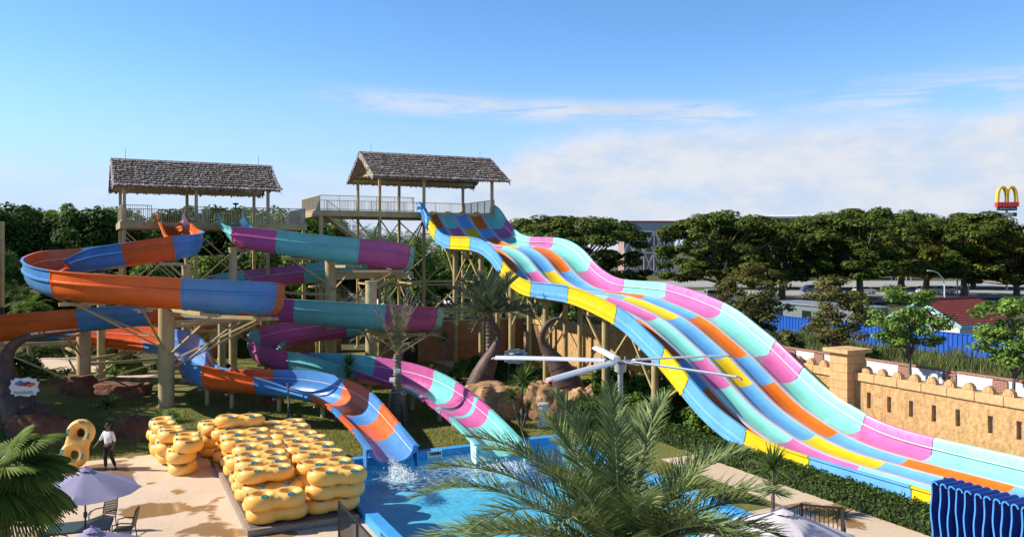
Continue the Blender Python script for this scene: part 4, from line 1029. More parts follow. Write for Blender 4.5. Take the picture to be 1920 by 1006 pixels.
# palms -----------------------------------------------------------
def frond(rng, az_, e0, ln, droop, nl, llen, lw, seg=3, vang=0.35, sag=0.25):
    """one feather frond from the origin: returns leaflet verts, quads and the rachis points"""
    ca, sa = math.cos(az_), math.sin(az_); pts = []; p = np.zeros(3); e = e0
    ns = 14
    for i in range(ns + 1):
        pts.append(p.copy()); st = ln / ns
        p = p + np.array([math.cos(e) * ca, math.cos(e) * sa, math.sin(e)]) * st; e -= droop / ns * (0.4 + 1.2 * i / ns)
    pts = np.array(pts); V, Q = [], []
    side0 = np.array([-sa, ca, 0.0])
    for i in range(nl):
        t = 0.10 + 0.90 * (i + rng.random() * .5) / nl; f = t * ns; j = min(int(f), ns - 1); q = pts[j] + (pts[j + 1] - pts[j]) * (f - j)
        T = pts[min(j + 1, ns)] - pts[j]; T = T / np.linalg.norm(T); up = np.cross(T, side0); up = up / np.linalg.norm(up); up = up if up[2] > 0 or abs(T[2]) > .9 else -up
        for s in (-1, 1):
            an = R(68 - 46 * t) + rng.normal() * .09; L_ = llen * (0.45 + 0.75 * math.sin(PI * min(1, .16 + .84 * t)) ** .8) * rng.uniform(.85, 1.1)
            if t > .93: L_ *= 0.8
            d = T * math.cos(an) + side0 * s * math.sin(an) + up * (vang + rng.normal() * .14); d = d / np.linalg.norm(d)
            wv = np.cross(d, up + rng.normal(size=3) * .35); wv = wv / np.linalg.norm(wv) * lw / 2
            k = len(V); 
            for m in range(seg + 1):
                u = m / seg; c = q + d * L_ * u + np.array([0, 0, -1.0]) * sag * L_ * u * u
                wd = wv * (0.55 + 1.1 * u if u < .4 else (1 - u) / .6 + .04)
                V.append(c - wd); V.append(c + wd)
            for m in range(seg): Q.append((k + 2 * m, k + 2 * m + 1, k + 2 * m + 3, k + 2 * m + 2))
    return V, Q, pts
M_RACHIS = paint('palm_rachis', (0.24, 0.26, 0.10), 0.6, col2=(0.34, 0.32, 0.15), scale=3)
def frond_mesh(rng, az_, e0, ln, droop, nl, llen, lw, mat, rr=0.03, **kw):
    V, Q, pts = frond(rng, az_, e0, ln, droop, nl, llen, lw, **kw); n0 = len(V); mi = [0] * len(Q)
    n = 5; T = pts[-1] - pts[0]
    b = MB(); b.tube([Vector(p) for p in pts], [rr * (1.15 - 1.0 * i / (len(pts) - 1)) for i in range(len(pts))], n, caps=False)
    V = list(V) + [np.array(v) for v in b.v]; Q = list(Q) + [tuple(i + n0 for i in f) for f in b.f]; mi += [1] * len(b.f)
    return quads_mesh('frond', V, Q, [mat, M_RACHIS], mi=mi)
def palm_trunk(h, r, rings, mat=M_PALMBARK):
    b = MB(); prof = []; n = int(h / rings)
    for i in range(n): z = h * i / n; rr = r * (1.1 - .2 * i / n); prof += [(rr * 1.16, z), (rr * .93, z + h / n * .8)]
    prof += [(r * .9, h), (0.01, h + .05)]
    b.lathe(prof, (0, 0, 0), 11); return b.mesh('trunk', mat, 40)
# big foreground date palm
pal = thing('date_palm', 'big green feather palm in the foreground in front of the pool', 'palm tree', P(1163, 14.5, 0))
TOPZ = 2.6
link_mesh('trunk', palm_trunk(TOPZ, 0.26, 0.13), pal)
rng = rnd(21)
FR = [(R(196), R(32), 3.6, 1.5), (R(165), R(40), 3.7, 1.35), (R(186), R(12), 3.7, 1.05), (R(12), R(44), 3.4, 1.2), (R(-8), R(26), 3.5, 1.3), (R(40), R(50), 3.3, 1.1), (R(90), R(72), 3.2, .7),
      (R(70), R(60), 3.3, .9), (R(120), R(60), 3.3, 1.0), (R(140), R(48), 3.5, 1.2), (R(-25), R(40), 3.2, 1.3), (R(-50), R(50), 3.0, 1.3), (R(215), R(48), 3.1, 1.4), (R(240), R(56), 2.9, 1.3), (R(275), R(60), 2.8, 1.2),
      (R(300), R(52), 2.9, 1.3), (R(175), R(62), 3.2, 1.2), (R(5), R(64), 3.1, 1.1), (R(60), R(30), 3.2, 1.2), (R(105), R(34), 3.2, 1.2), (R(28), R(20), 3.3, 1.2), (R(150), R(18), 3.3, 1.2), (R(200), R(2), 3.3, 1.1),
      (R(-15), R(4), 3.3, 1.1), (R(250), R(20), 2.8, 1.3), (R(285), R(24), 2.6, 1.3), (R(320), R(14), 2.9, 1.2), (R(95), R(85), 2.9, .5), (R(222), R(25), 3.3, 1.25), (R(340), R(52), 3.1, 1.2), (R(130), R(75), 3.2, .8), (R(50), R(76), 3.1, .8), (R(180), R(50), 3.4, 1.2), (R(20), R(58), 3.2, 1.1), (R(205), R(36), 3.4, 1.4), (R(172), R(26), 3.6, 1.2), (R(80), R(46), 3.2, 1.1), (R(110), R(52), 3.3, 1.1), (R(350), R(36), 3.3, 1.25), (R(230), R(66), 2.8, 1.1), (R(312), R(66), 2.7, 1.1), (R(265), R(40), 2.8, 1.3)]
for a, e, ln, dr in FR:
    if (a < R(45) or a > R(335)) and e < R(46): ln *= .86
    link_mesh('frond', frond_mesh(rng, a, e, ln * (1.15 if 150 < math.degrees(a) < 235 else 1.05), dr, 120, 0.62, 0.027, L_PALM, .028, vang=.42, sag=.16), pal, (0, 0, TOPZ + rng.uniform(-.1, .15)))
# feather palm by the right tusk, crown half tied up
p2 = thing('feather_palm', 'bushy grey green palm behind the two brown tusk sculptures', 'palm tree', P(918, 45.2, 0))
link_mesh('trunk', palm_trunk(4.6, 0.2, 0.2), p2); rng = rnd(22)
for i in range(46):
    e = rng.uniform(-.05, 1.3); link_mesh('frond', frond_mesh(rng, i * 2.4, e, rng.uniform(2.4, 3.1), rng.uniform(.3, 1.0), 52, .62, .042, L_PALMG, .025, vang=.55, sag=.1), p2, (0.1, 0, 4.7))
p3 = thing('dry_palm', 'newly planted dry palm with tied up fronds beside the teal flume', 'palm tree', P(745, 38.7, 0))
link_mesh('trunk', palm_trunk(3.3, 0.19, 0.16), p3); rng = rnd(23)
for i in range(20):
    e = rng.uniform(1.12, 1.5) if i > 2 else .75
    link_mesh('frond', frond_mesh(rng, i * 2.4 + .4, e, rng.uniform(2.2, 3.2), rng.uniform(.1, .5) if i > 2 else 1.7, 26, .40, .026, L_DRY if i % 3 else L_PALMG, .02, vang=.25, sag=.25), p3, (0, 0, 3.3))
fr3 = thing('palm_prop', 'timber prop frame round the trunk of the dry palm', 'prop frame', P(745, 38.7, 0))
for sx_, sy_ in ((-1, -1), (1, -1), (1, 1), (-1, 1)):
    b = MB(); b.beam((sx_ * .46, sy_ * .46, 0), (sx_ * .26, sy_ * .26, 1.62), .06); b.build('leg', M_WOOD, fr3)
b = MB()
for q1, q2 in (((-1, -1), (1, -1)), ((1, -1), (1, 1)), ((1, 1), (-1, 1)), ((-1, 1), (-1, -1))): b.beam((q1[0] * .27, q1[1] * .27, 1.55), (q2[0] * .27, q2[1] * .27, 1.55), .05)
b.build('collar', M_WOOD, fr3)
for i, (dz, s_) in enumerate(((2.55, 1), (2.15, -1))):
    fl = thing('spotlight', ('upper', 'lower')[i] + ' small white floodlight strapped to the dry palm trunk', 'floodlight', P(745, 38.7, 0) + Vector((s_ * .02 - .15 * i, -.24, dz)), .3 * s_)
    b = MB(); b.box((0, -.06, 0), (.26, .10, .17)); b.build('housing', M_WHITE, fl); b = MB(); b.box((0, .02, -.02), (.05, .08, .05)); b.build('bracket', M_GREY, fl)
# oil palms on the skyline
rng = rnd(24); b = MB()
oil = []
for v in range(2):
    V, Q, mi = [], [], []
    for i in range(26):
        a, c, pts = frond(rng, i * 2.4, rng.uniform(-.1, 1.3), rng.uniform(3.4, 4.4), rng.uniform(.9, 1.6), 20, .85, .09, seg=2, vang=.2, sag=.4)
        k = len(V); V += a; Q += [tuple(j + k for j in f) for f in c]
    oil.append(quads_mesh('fronds', V, Q, (L_MID, L_DARK)[v]))
oiltr = palm_trunk(8.0, .3, .4)
def oil_palm(q, i, s, label, group):
    t = thing('oil_palm', label, 'palm tree', q, i * 1.3, group); t.scale = (s, s, s)
    link_mesh('trunk', oiltr, t); link_mesh('fronds', oil[i % 2], t, (0, 0, 8)); return t
for i, (px, d, top) in enumerate(((85, 104, 384), (167, 112, 392), (40, 118, 398), (262, 120, 398))):
    z = ZY(top, d); oil_palm(P(px, d), i, z / 11.4, 'tall oil palm rising above the wood behind the left tower', 'oil palms above the wood')
for i in range(19):
    px = 590 + i * 26 + rg.uniform(-8, 8); d = rg.uniform(128, 150); z = ZY(rg.uniform(408, 424), d)
    oil_palm(P(px, d), i, z / 11.6, 'oil palm in the far plantation row behind the right thatched tower', 'oil palm plantation')
for i, (px, d, h) in enumerate(((55, 62, 5.4), (30, 70, 6.0))):
    oil_palm(P(px, d), i, h / 11.4, ('small feather palm at the left edge below the first blue flume bend', 'second small feather palm at the left edge, nearest the frame edge')[i], 'small palms at the left edge')

# fan palm at the lower left
fp = thing('fan_palm', 'fan palm with big pleated leaves at the lower left corner', 'palm tree', P(-8, 12.2, 0))
link_mesh('trunk', palm_trunk(4.95, 0.2, 0.14), fp); rng = rnd(31)
L_FAN = leaf('leaf_fan_palm', (0.05, 0.10, 0.018), (0.17, 0.22, 0.04), scale=1.2, trans=0.25)
def fan_leaf(rng, az_, e, stalk, rad):
    b = MB(); d = Vector((math.cos(az_) * math.cos(e), math.sin(az_) * math.cos(e), math.sin(e))); s = Vector((-math.sin(az_), math.cos(az_), 0)); up = d.cross(s) * -1
    if up.z < 0: up = -up
    tip = d * stalk - Vector((0, 0, .12 * stalk)); b.tube([(0, 0, 0), d * stalk * .5, tip], [.022, .016, .012], 5, 1, False)
    V = list(b.v); Q = list(b.f); mi = [1] * len(Q); n = 46; d2 = (d - Vector((0, 0, .35))).normalized(); up2 = s.cross(d2); up2 = up2 if up2.z > 0 else -up2
    for i in range(n):
        a = -2.25 + 4.5 * (i + .5) / n; r = rad * (1 - .14 * abs(a) / 2.2) * rng.uniform(.94, 1.05); w0 = 4.5 / n
        def pt(rr, aa, lift): return tip + (d2 * math.cos(aa) + s * math.sin(aa)) * rr + up2 * lift - Vector((0, 0, .28 * (rr / rad) ** 2.5 * rad))
        k = len(V)
        for f, wf in ((.0, .5), (.55, .5), (.8, .36), (1.0, .03)):
            V.append(tuple(pt(r * f, a - w0 * wf, -.012))); V.append(tuple(pt(r * f, a, .018 * (1 - f * .4)))); V.append(tuple(pt(r * f, a + w0 * wf, -.012)))
        for m in range(3):
            for c in (0, 1): Q.append((k + 3 * m + c, k + 3 * m + c + 1, k + 3 * m + 4 + c, k + 3 * m + 3 + c)); mi.append(0)
    return quads_mesh('leaf', V, Q, [L_FAN, M_RACHIS], mi=mi)
for a, e, st_, ra in ((.35, .75, .5, .62), (.1, .35, .55, .62), (-.35, .15, .5, .60), (.9, .5, .5, .6), (-.9, -.1, .45, .62), (-.2, -.35, .5, .62), (.25, -.15, .55, .6), (1.4, .9, .5, .6), (-1.3, .4, .4, .55), (2.2, .6, .5, .6), (-2.2, .5, .4, .6), (-.6, -.7, .4, .6), (.1, -.7, .4, .55), (3, .3, .4, .6), (.6, 1.15, .45, .55), (-.75, .6, .5, .58)):
    link_mesh('leaf', fan_leaf(rng, a, e, st_, ra), fp, (0, 0, 4.9 + rng.uniform(-.12, .12)))

# strap-leaved plants ----------------------------------------------
def rosette(seed, n, ln, wd, e0, e1, sag, mat, name='leaves'):
    rng = rnd(seed); V, Q = [], []
    for i in range(n):
        a = i * 2.39996 + rng.normal() * .2; e = e0 + (e1 - e0) * rng.random(); l = ln * rng.uniform(.7, 1.1)
        d = np.array([math.cos(a) * math.cos(e), math.sin(a) * math.cos(e), math.sin(e)]); s = np.array([-math.sin(a), math.cos(a), 0]) * wd / 2; k = len(V)
        for m in range(5):
            u = m / 4; c = d * l * u - np.array([0, 0, sag * l * u * u]); w_ = s * (0.5 + 1.2 * u if u < .4 else (1 - u) / .6 + .03)
            V += [c - w_, c + w_]
        for m in range(4): Q.append((k + 2 * m, k + 2 * m + 1, k + 2 * m + 3, k + 2 * m + 2))
    return quads_mesh(name, V, Q, mat)
ROS = {'yucca': rosette(41, 110, .95, .065, -.35, 1.45, .15, L_YUC), 'agave': rosette(42, 60, .8, .07, .1, 1.4, .3, L_YUC), 'grassy': rosette(43, 110, .9, .035, .3, 1.45, .55, L_MID), 'cycad': rosette(44, 46, 1.0, .11, .05, 1.0, .3, L_MID),
       'small': rosette(45, 50, .6, .045, .2, 1.45, .2, L_YUC)}
def plant(name, label, q, kind, heads=((0, 0, 0.1, 1.0),), cat='plant', group=None, rz=0.0):
    t = thing(name, label, cat, q, rz, group)
    for x, y, z, s in heads:
        if z > .3:
            b = MB(); b.tube([(x * .15, y * .15, 0), (x * .6, y * .6, z * .6), (x, y, z)], [.07, .055, .05], 7); b.build('stem', M_PALMBARK, t, 40)
        o = link_mesh('leaves', ROS[kind], t, (x, y, z), (0, 0, x * 7 + rz)); o.scale = (s, s, s)
    return t
plant('yucca', 'branched yucca with three leafy heads beside the orange boulder by the pool', G(978, 802), 'yucca', ((0.05, 0, 2.15, 1.15), (-.45, .1, 1.35, .8), (.3, -.1, .95, .6)))
plant('cordyline', 'two headed cordyline beside the path by the clipped hedge', G(1449, 962), 'yucca', ((0, 0, 1.42, 1.05), (.25, .05, .6, .85)), rz=1)
plant('cordyline', 'dark spiky cordyline cluster in front of the teal flume', G(655, 772), 'yucca', ((.1, 0, 2.35, 1.0), (-.65, .2, 1.95, .8), (.35, -.3, 1.1, .9)), rz=2)
plant('cordyline', 'slim cordyline standing before the dark garden wall', P(833, 52), 'yucca', ((0, 0, 2.5, .9),), rz=2)
plant('dracaena', 'pale striped dracaena left of the left tusk sculpture', P(806, 51), 'agave', ((0, 0, .5, 1.3), (.5, .2, .3, 1.0)))
plant('agave', 'spiky agave clump at the foot of the palm behind the left tusk', P(886, 50), 'agave', ((0, 0, .2, 1.5), (.9, .2, .1, 1.2), (-.9, .2, .1, 1.2)))
for i, (px, py, kd, s) in enumerate(((330, 790, 'grassy', 1.25), (203, 762, 'cycad', 1.2), (547, 790, 'small', 1.2), (148, 722, 'small', 1.3), (300, 788, 'cycad', .9), (1005, 742, 'agave', 1.2), (1100, 745, 'grassy', 1.6), (1140, 760, 'grassy', 1.6), (1090, 775, 'grassy', 1.3))):
    lb = ('grassy strap leaf clump at the foot of the thick flume pole', 'low cycad on the shaded lawn above the single float', 'small yucca beside the bare stake by the orange and blue flume', 'pale spiky tuft growing on the red rock under the flume', 'low fern clump left of the thick flume pole',
          'spiky clump left of the right tusk', 'long leaved clump right of the right tusk sculpture', 'long leaved clump behind the fan post', 'long leaved clump between the right boulder and the date palm')[i]
    plant('strap_plant', lb, G(px, py), kd, ((0, 0, .05, s),), rz=i)
b = MB(); q = G(540, 786); b.tube([q, q + Vector((.05, 0, .8)), q + Vector((-.02, 0, 1.75))], [.06, .05, .045], 7)
tag(b.build('garden_stake', M_WOOD, None, 40), 'bare pale stake standing on the lawn beside the blue and orange flume', 'stake')

def shrub_mesh(seed, sx_, sy_, sz_, n, size, mat, box=False):
    rng = rnd(seed)
    if box:
        p = rng.uniform(-1, 1, size=(n, 3)); ax = rng.choice(3, n, p=[.22, .28, .5]); sgn = rng.choice([-1, 1], n)
        for k in range(3): p[ax == k, k] = sgn[ax == k]
        p[:, 2] = np.abs(p[:, 2]) if False else p[:, 2]
        nn = np.zeros_like(p); nn[np.arange(n), ax] = sgn; nn += rng.normal(size=p.shape) * .6
        p = p * np.array([sx_ / 2, sy_ / 2, sz_ / 2]) + rng.normal(size=p.shape) * .045; p[:, 2] += sz_ / 2
    else:
        d = rng.normal(size=(n, 3)); d /= np.linalg.norm(d, axis=1, keepdims=True); d[:, 2] = np.abs(d[:, 2])
        lump = 1 + .16 * np.sin(d[:, :1] * 7 + seed) * np.cos(d[:, 1:2] * 6) + .1 * np.sin(d[:, 2:] * 9)
        p = d * lump * rng.uniform(.72, 1.0, (n, 1)) * np.array([sx_ / 2, sy_ / 2, sz_]); nn = d + rng.normal(size=d.shape) * .6 + np.array([0, 0, .3])
    V, Q = leaf_cloud(rng, p, nn, size); return quads_mesh('foliage', V, Q, mat)
def core(sx_, sy_, sz_, mat):
    b = MB(); b.box((0, 0, sz_ / 2), (sx_, sy_, sz_)); return b.mesh('twigs', mat)
M_TWIG = paint('hedge_twigs', (0.018, 0.022, 0.010), 0.95)
def shrub(name, label, q, sx_, sy_, sz_, n, size, mat, rz=0.0, box=False, seed=1, cat='shrub', group=None):
    t = thing(name, label, cat, q, rz, group)
    link_mesh('foliage', shrub_mesh(seed, sx_, sy_, sz_, n, size, mat, box), t)
    if box: link_mesh('twigs', core(sx_ * .9, sy_ - .1, sz_ * .92, M_TWIG), t)
    else:
        b = MB()
        for a in range(7): b.tube([(0, 0, 0), (sx_ * .3 * math.cos(a * .9), sy_ * .3 * math.sin(a * .9), sz_ * .75)], [.04, .015], 5)
        b.build('stems', M_BARK, t)
    return t
L_HEDGE = leaf('leaf_hedge', (0.035, 0.075, 0.016), (0.10, 0.15, 0.035), scale=3)
shrub('clipped_hedge', 'long clipped green hedge running along the foot of the racer slide', UV(21.55, 22.5), .85, 20.0, .60, 42000, .062, L_HEDGE, ANG, True, 50, 'hedge')
shrub('round_bush', 'rounded clipped bush at the upper end of the long hedge', UV(20.8, 33.6), 2.4, 3.2, 1.1, 12000, .07, L_HEDGE, ANG, False, 51)
shrub('round_bush', 'pale green clipped bush beside the garden path left of the left tusk', P(868, 53.5), 1.7, 1.2, .95, 1500, .12, L_LITE, .3, False, 52)
for i, (px, d, sx_, sz_, mt) in enumerate(((905, 54, 3.0, 1.1, L_DARK), (950, 52, 3.2, 1.2, L_DARK), (1010, 50, 2.6, 1.0, L_DARK), (1150, 48, 3.4, 1.5, L_MID), (1215, 45, 3.2, 1.4, L_MID), (1270, 41, 3.0, 1.4, L_DARK), (1320, 37, 2.6, 1.3, L_MID), (1080, 45, 2.6, 1.0, L_MID), (1180, 40, 2.4, 1.1, L_MID), (1240, 37, 2.4, 1.0, L_DARK))):
    lb = ('dark bush behind the left tusk', 'dark bush behind the pale jagged sign board', 'dark bush between the two tusk sculptures', 'wide leafy bush at the foot of the fort wall under the racer slide', 'leafy bush under the racer slide left of the last column', 'dark bush under the racer slide right of the last column', 'lowest leafy bush under the racer slide by the hedge end', 'low bush right of the right tusk', 'low bush behind the ceiling-fan post', 'low dark bush behind the right fronds of the date palm')[i].replace('ceiling-fan', 'big fan')
    shrub('bush', lb, P(px, d), sx_, 1.8, sz_, 4500, .11, mt, ANG, False, 60 + i)
# planting on the left garden
for i, (px, py, sx_, sz_, mt, lb) in enumerate(((90, 668, 5.5, .8, L_HEDGE, 'bright low hedge behind the pale garden path'), (205, 662, 3.6, 1.3, L_HEDGE, 'white flowering bush between the flume poles'), (235, 700, 2.6, 1.2, L_MID, 'leafy bush right of the pole behind the pale path'),
        (40, 708, 3.4, 1.4, L_DARK, 'dark bush beside the left tusk'), (470, 668, 2.8, 1.5, L_HEDGE, 'green bush behind the crouching worker'), (395, 662, 2.6, 1.3, L_HEDGE, 'green bush left of the crouching worker'), (320, 690, 2.4, 1.0, L_DARK, 'dark bush under the lowest blue flume bend'))):
    shrub('garden_bush', lb, G(px, py), sx_, 1.6, sz_, 4500, .10, mt, 0.1, False, 80 + i)
rng = rnd(90); V, Q = [], []
for c, n, sx_ in ((G(205, 660), 90, 1.6), (G(175, 655), 60, 1.5)):
    p = np.array(c) + rng.normal(size=(n, 3)) * np.array([sx_ * .5, .3, .16]) + np.array([0, -.7, 1.25]); a, q2 = leaf_cloud(rng, p, rng.normal(size=(n, 3)) + np.array([0, -.5, 1]), .16, 1.0)
    k = len(V); V += list(a); Q += [tuple(int(j) + k for j in f) for f in q2]
o = link_mesh('flower_heads', quads_mesh('flower_heads', V, Q, L_FLOW)); tag(o, 'white flower heads on the bush between the flume poles', 'flowers', None, 'stuff')
for i, (px, py) in enumerate(((72, 716), (90, 718), (108, 716), (126, 714), (186, 712))):
    plant('broadleaf_plant', ('dark broad leaved plant in front of the pale garden path, leftmost of its row', 'second dark broad leaved plant from the left before the pale path', 'middle dark broad leaved plant before the pale path', 'dark broad leaved plant just left of the flume pole', 'dark broad leaved plant just right of the flume pole')[i], G(px, py), 'cycad', ((0, 0, .45, .9),), group='dark broad leaved plants', rz=i)

# tall wild grass between the boundary wall and the blue fence
def grass_field(name, label, gen, n, h0, h1, w_, mat, seed):
    rng = rnd(seed); xy = gen(rng, n); h = rng.uniform(h0, h1, n); a = rng.random(n) * 2 * PI; ln = rng.normal(size=(n, 2)) * .28
    V = np.zeros((n, 4, 3)); dx = np.cos(a) * w_ / 2; dy = np.sin(a) * w_ / 2
    V[:, 0] = np.stack([xy[:, 0] - dx, xy[:, 1] - dy, np.zeros(n)], 1); V[:, 1] = np.stack([xy[:, 0] + dx, xy[:, 1] + dy, np.zeros(n)], 1)
    tx, ty = xy[:, 0] + ln[:, 0] * h, xy[:, 1] + ln[:, 1] * h
    V[:, 2] = np.stack([tx + dx * .15, ty + dy * .15, h], 1); V[:, 3] = np.stack([tx - dx * .15, ty - dy * .15, h], 1)
    o = link_mesh(name, quads_mesh(name, V.reshape(-1, 3), np.arange(4 * n).reshape(n, 4), mat)); return tag(o, label, 'grass', None, 'stuff')
def gen_uv(u0, u1, v0, v1, clump=0.0):
    def f(rng, n):
        u = rng.uniform(u0, u1, n); v = rng.uniform(v0, v1, n)
        if clump:
            c = np.stack([rng.uniform(u0, u1, int(clump)), rng.uniform(v0, v1, int(clump))], 1); k = rng.integers(0, len(c), n); m = rng.random(n) < .75
            u[m] = (c[k, 0] + rng.normal(size=n) * .35)[m]; v[m] = (c[k, 1] + rng.normal(size=n) * .35)[m]
        return np.stack([u * CA - v * SA, u * SA + v * CA], 1)
    return f
grass_field('tall_grass', 'tall wild grass growing between the white panelled wall and the blue fence', gen_uv(33.0, 40, 14, 62, 200), 30000, .5, 1.45, .05, L_TALL, 95)
grass_field('tall_grass', 'tall wild grass growing at the foot of the blue fence', gen_uv(40, 58.7, 20, 80, 160), 26000, .35, 1.0, .08, L_TALL, 96)
for i, (px, d, s, lb) in enumerate(((1590, 47, 1.5, 'brownish bush behind the stone pillar'), (1632, 46, 1.6, 'dark green bush behind the wall right of the pillar'), (1668, 44, 1.3, 'olive bush left of the middle young tree'), (1480, 60, 1.4, 'low green bush in the tall grass beside the mint slide wall'))):
    shrub('wild_bush', lb, P(px, d), 3.0 * s * .8, 2.4, 1.9 * s * .8, 2600, .16, (L_YOUNG, L_MID, L_YOUNG, L_TALL)[i], ANG, False, 100 + i)
# short grass tufts that break up the lawn
def gen_lawn(rng, n):
    u = rng.uniform(-6, 20, n * 2); v = rng.uniform(31.2, 50, n * 2); m = (v > 36.2) | ((u > 3.6) & (u < PU0) & (v > 33)) | (u > PU0)
    u, v = u[m][:n], v[m][:n]
    if len(u) < n: u = np.resize(u, n); v = np.resize(v, n)
    return np.stack([u * CA - v * SA, u * SA + v * CA], 1)
L_LAWN = leaf('leaf_lawn', (0.14, 0.17, 0.03), (0.28, 0.28, 0.08), scale=.8)
grass_field('lawn_grass', 'short mown grass blades on the lawn behind the pool', gen_lawn, 45000, .04, .11, .035, L_LAWN, 97)
# ------------------------------------------------------------------ swim tubes
def tube_mesh():
    b = MB(); RR, r = 0.345, 0.176
    for s in (-1, 1):
        vs, fs = [], []; n, m = 40, 16
        for i in range(n):
            a = 2 * PI * i / n
            for j in range(m):
                c = 2 * PI * j / m; q = RR + r * math.cos(c)
                vs.append((s * 0.40 + q * math.cos(a), q * math.sin(a), r * 1.32 * math.sin(c)))
        for i in range(n):
            for j in range(m): fs.append((i * m + j, ((i + 1) % n) * m + j, ((i + 1) % n) * m + (j + 1) % m, i * m + (j + 1) % m))
        b.add(vs, fs)
    # fill between the two rings
    vs, fs = [], []
    for i in range(9):
        for j in range(12):
            a = PI * i / 8; c = 2 * PI * j / 12
            vs.append((0.27 * math.sin(a) * math.cos(c), -0.45 * math.cos(a), 0.22 * math.sin(a) * math.sin(c)))
    for i in range(8):
        for j in range(12): fs.append((i * 12 + j, i * 12 + (j + 1) % 12, (i + 1) * 12 + (j + 1) % 12, (i + 1) * 12 + j))
    b.add(vs, fs)
    for sy in (-1, 1):                    # the waist between the rings is filled out
        vs, fs = [], []
        for i in range(9):
            for j in range(12):
                a = PI * i / 8; c = 2 * PI * j / 12; vs.append((0.30 * math.sin(a) * math.cos(c), sy * .29 - 0.16 * math.cos(a), 0.205 * math.sin(a) * math.sin(c)))
        for i in range(8):
            for j in range(12): fs.append((i * 12 + j, i * 12 + (j + 1) % 12, (i + 1) * 12 + (j + 1) % 12, (i + 1) * 12 + j))
        b.add(vs, fs)
    o = b.build('tube_form', M_TUBE)
    r_ = o.modifiers.new('remesh', 'REMESH'); r_.mode = 'VOXEL'; r_.voxel_size = 0.026
    sm = o.modifiers.new('smooth', 'SMOOTH'); sm.factor = 0.6; sm.iterations = 14
    me = evaluated_mesh(o, 'vinyl_body'); bpy.data.objects.remove(o)
    me.materials.clear(); me.materials.append(M_TUBE)
    me.polygons.foreach_set('use_smooth', [True] * len(me.polygons)); me.update()
    return me
TUBE_ME = tube_mesh()
tz = max(v.co.z for v in TUBE_ME.vertices); TH = 2 * tz
def handle_mesh():
    b = MB(); b.box((0, 0, 0.004), (0.20, 0.085, 0.012)); 
    b.tube([(-.075, 0, .01), (-.05, 0, .05), (0, 0, .062), (.05, 0, .05), (.075, 0, .01)], .013, 6)
    b.box((-.082, 0, .014), (.04, .06, .012)); b.box((.082, 0, .014), (.04, .06, .012))
    return b.mesh('handle', M_TEAL)
HM = handle_mesh()
def print_mesh():
    b = MB(); rr = random.Random(4)
    for i in range(7):
        x = -.12 + i * .04; b.box((x, rr.uniform(-.01, .01), 0), (.024, rr.uniform(.05, .10), .004)); 
    b.box((0, .07, 0), (.28, .012, .004)); b.box((0, -.07, 0), (.22, .012, .004))
    return b.mesh('printed_mark', paint('faded_print', (0.06, 0.045, 0.05), .6))
PM = print_mesh()
from mathutils.bvhtree import BVHTree
bvh = BVHTree.FromPolygons([v.co for v in TUBE_ME.vertices], [tuple(p.vertices) for p in TUBE_ME.polygons])
HND = []
for x, y in ((.38, .39), (.38, -.39), (-.38, .39), (-.38, -.39)):
    h = bvh.ray_cast(Vector((x, y, 2)), Vector((0, 0, -1))); HND.append((h[0], h[1], 'handle'))
for s in (-1, 1):
    h = bvh.ray_cast(Vector((s * .82, 0, 2)), Vector((0, 0, -1))); HND.append((h[0] + h[1] * .004, h[1], 'printed_mark'))
def new_tube(label, q, rz, group):
    t = thing('swim_tube', label, 'swim tube', q, rz, group)
    link_mesh('vinyl_body', TUBE_ME, t)
    for p, nn, nm in HND:
        qd = nn.to_track_quat('Z', 'X')
        o = link_mesh(nm, HM if nm == 'handle' else PM, t, p); 
        # keep the handle's long side along the tube
        xa = Vector((1, 0, 0)) if nm == 'handle' else Vector((0, 1, 0))
        xa = (xa - nn * xa.dot(nn)).normalized(); ya = nn.cross(xa)
        o.rotation_euler = Matrix((xa, ya, nn)).transposed().to_euler()
    return t
tube0 = None
def put_tube(u, v, z, rz, label, group):
    global tube0
    q = UV(u, v, z)
    if tube0 is None: tube0 = new_tube(label, q, rz, group); return tube0
    t = dup(tube0, q, rz, label, group, (rt.uniform(.96, 1.03), rt.uniform(.96, 1.03), rt.uniform(.90, 1.04)))
    t.rotation_euler = (rt.uniform(-.07, .07), rt.uniform(-.055, .055), rz); return t
LVL = {1: ('only',), 2: ('bottom', 'top'), 3: ('bottom', 'middle', 'top'), 4: ('bottom', 'second', 'third', 'top'), 5: ('bottom', 'second', 'third', 'fourth', 'top')}
ORD = ['front', 'second', 'third', 'fourth', 'fifth', 'sixth', 'seventh', 'rearmost']
rt = random.Random(12); PZ = 0.20; STEP = TH * 0.92
def stack(u, v, n, rz, where, group, z0=PZ):
    for k in range(n):
        jt = .07 + .05 * k; put_tube(u + rt.uniform(-jt, jt), v + rt.uniform(-jt, jt), z0 + tz + k * STEP, rz + rt.uniform(-.11, .11), LVL[n][k] + ' yellow tube of the ' + where, group)
for i, n in enumerate((2, 3, 3, 3, 3, 3, 3, 4)):
    stack(4.52, 25.15 + i * 1.12, n, ANG, (ORD[i] + ' stack' if i in (0, 7) else ORD[i] + ' stack from the front') + ', column beside the paving', 'yellow double tubes stacked on the timber platform')
for i, n in enumerate((3, 3, 3, 3, 3, 3, 3, 3)):
    stack(6.22, 25.35 + i * 1.12, n, ANG, (ORD[i] + ' stack' if i in (0, 7) else ORD[i] + ' stack from the front') + ', column nearest the pool', 'yellow double tubes stacked on the timber platform')
stack(3.75, 35.1, 3, ANG + PI / 2, 'end-on stack at the back left corner behind the platform', 'yellow double tubes behind the platform', 0.01)
stack(5.35, 35.3, 3, ANG + PI / 2, 'end-on stack at the back behind the middle of the platform', 'yellow double tubes behind the platform', 0.01)
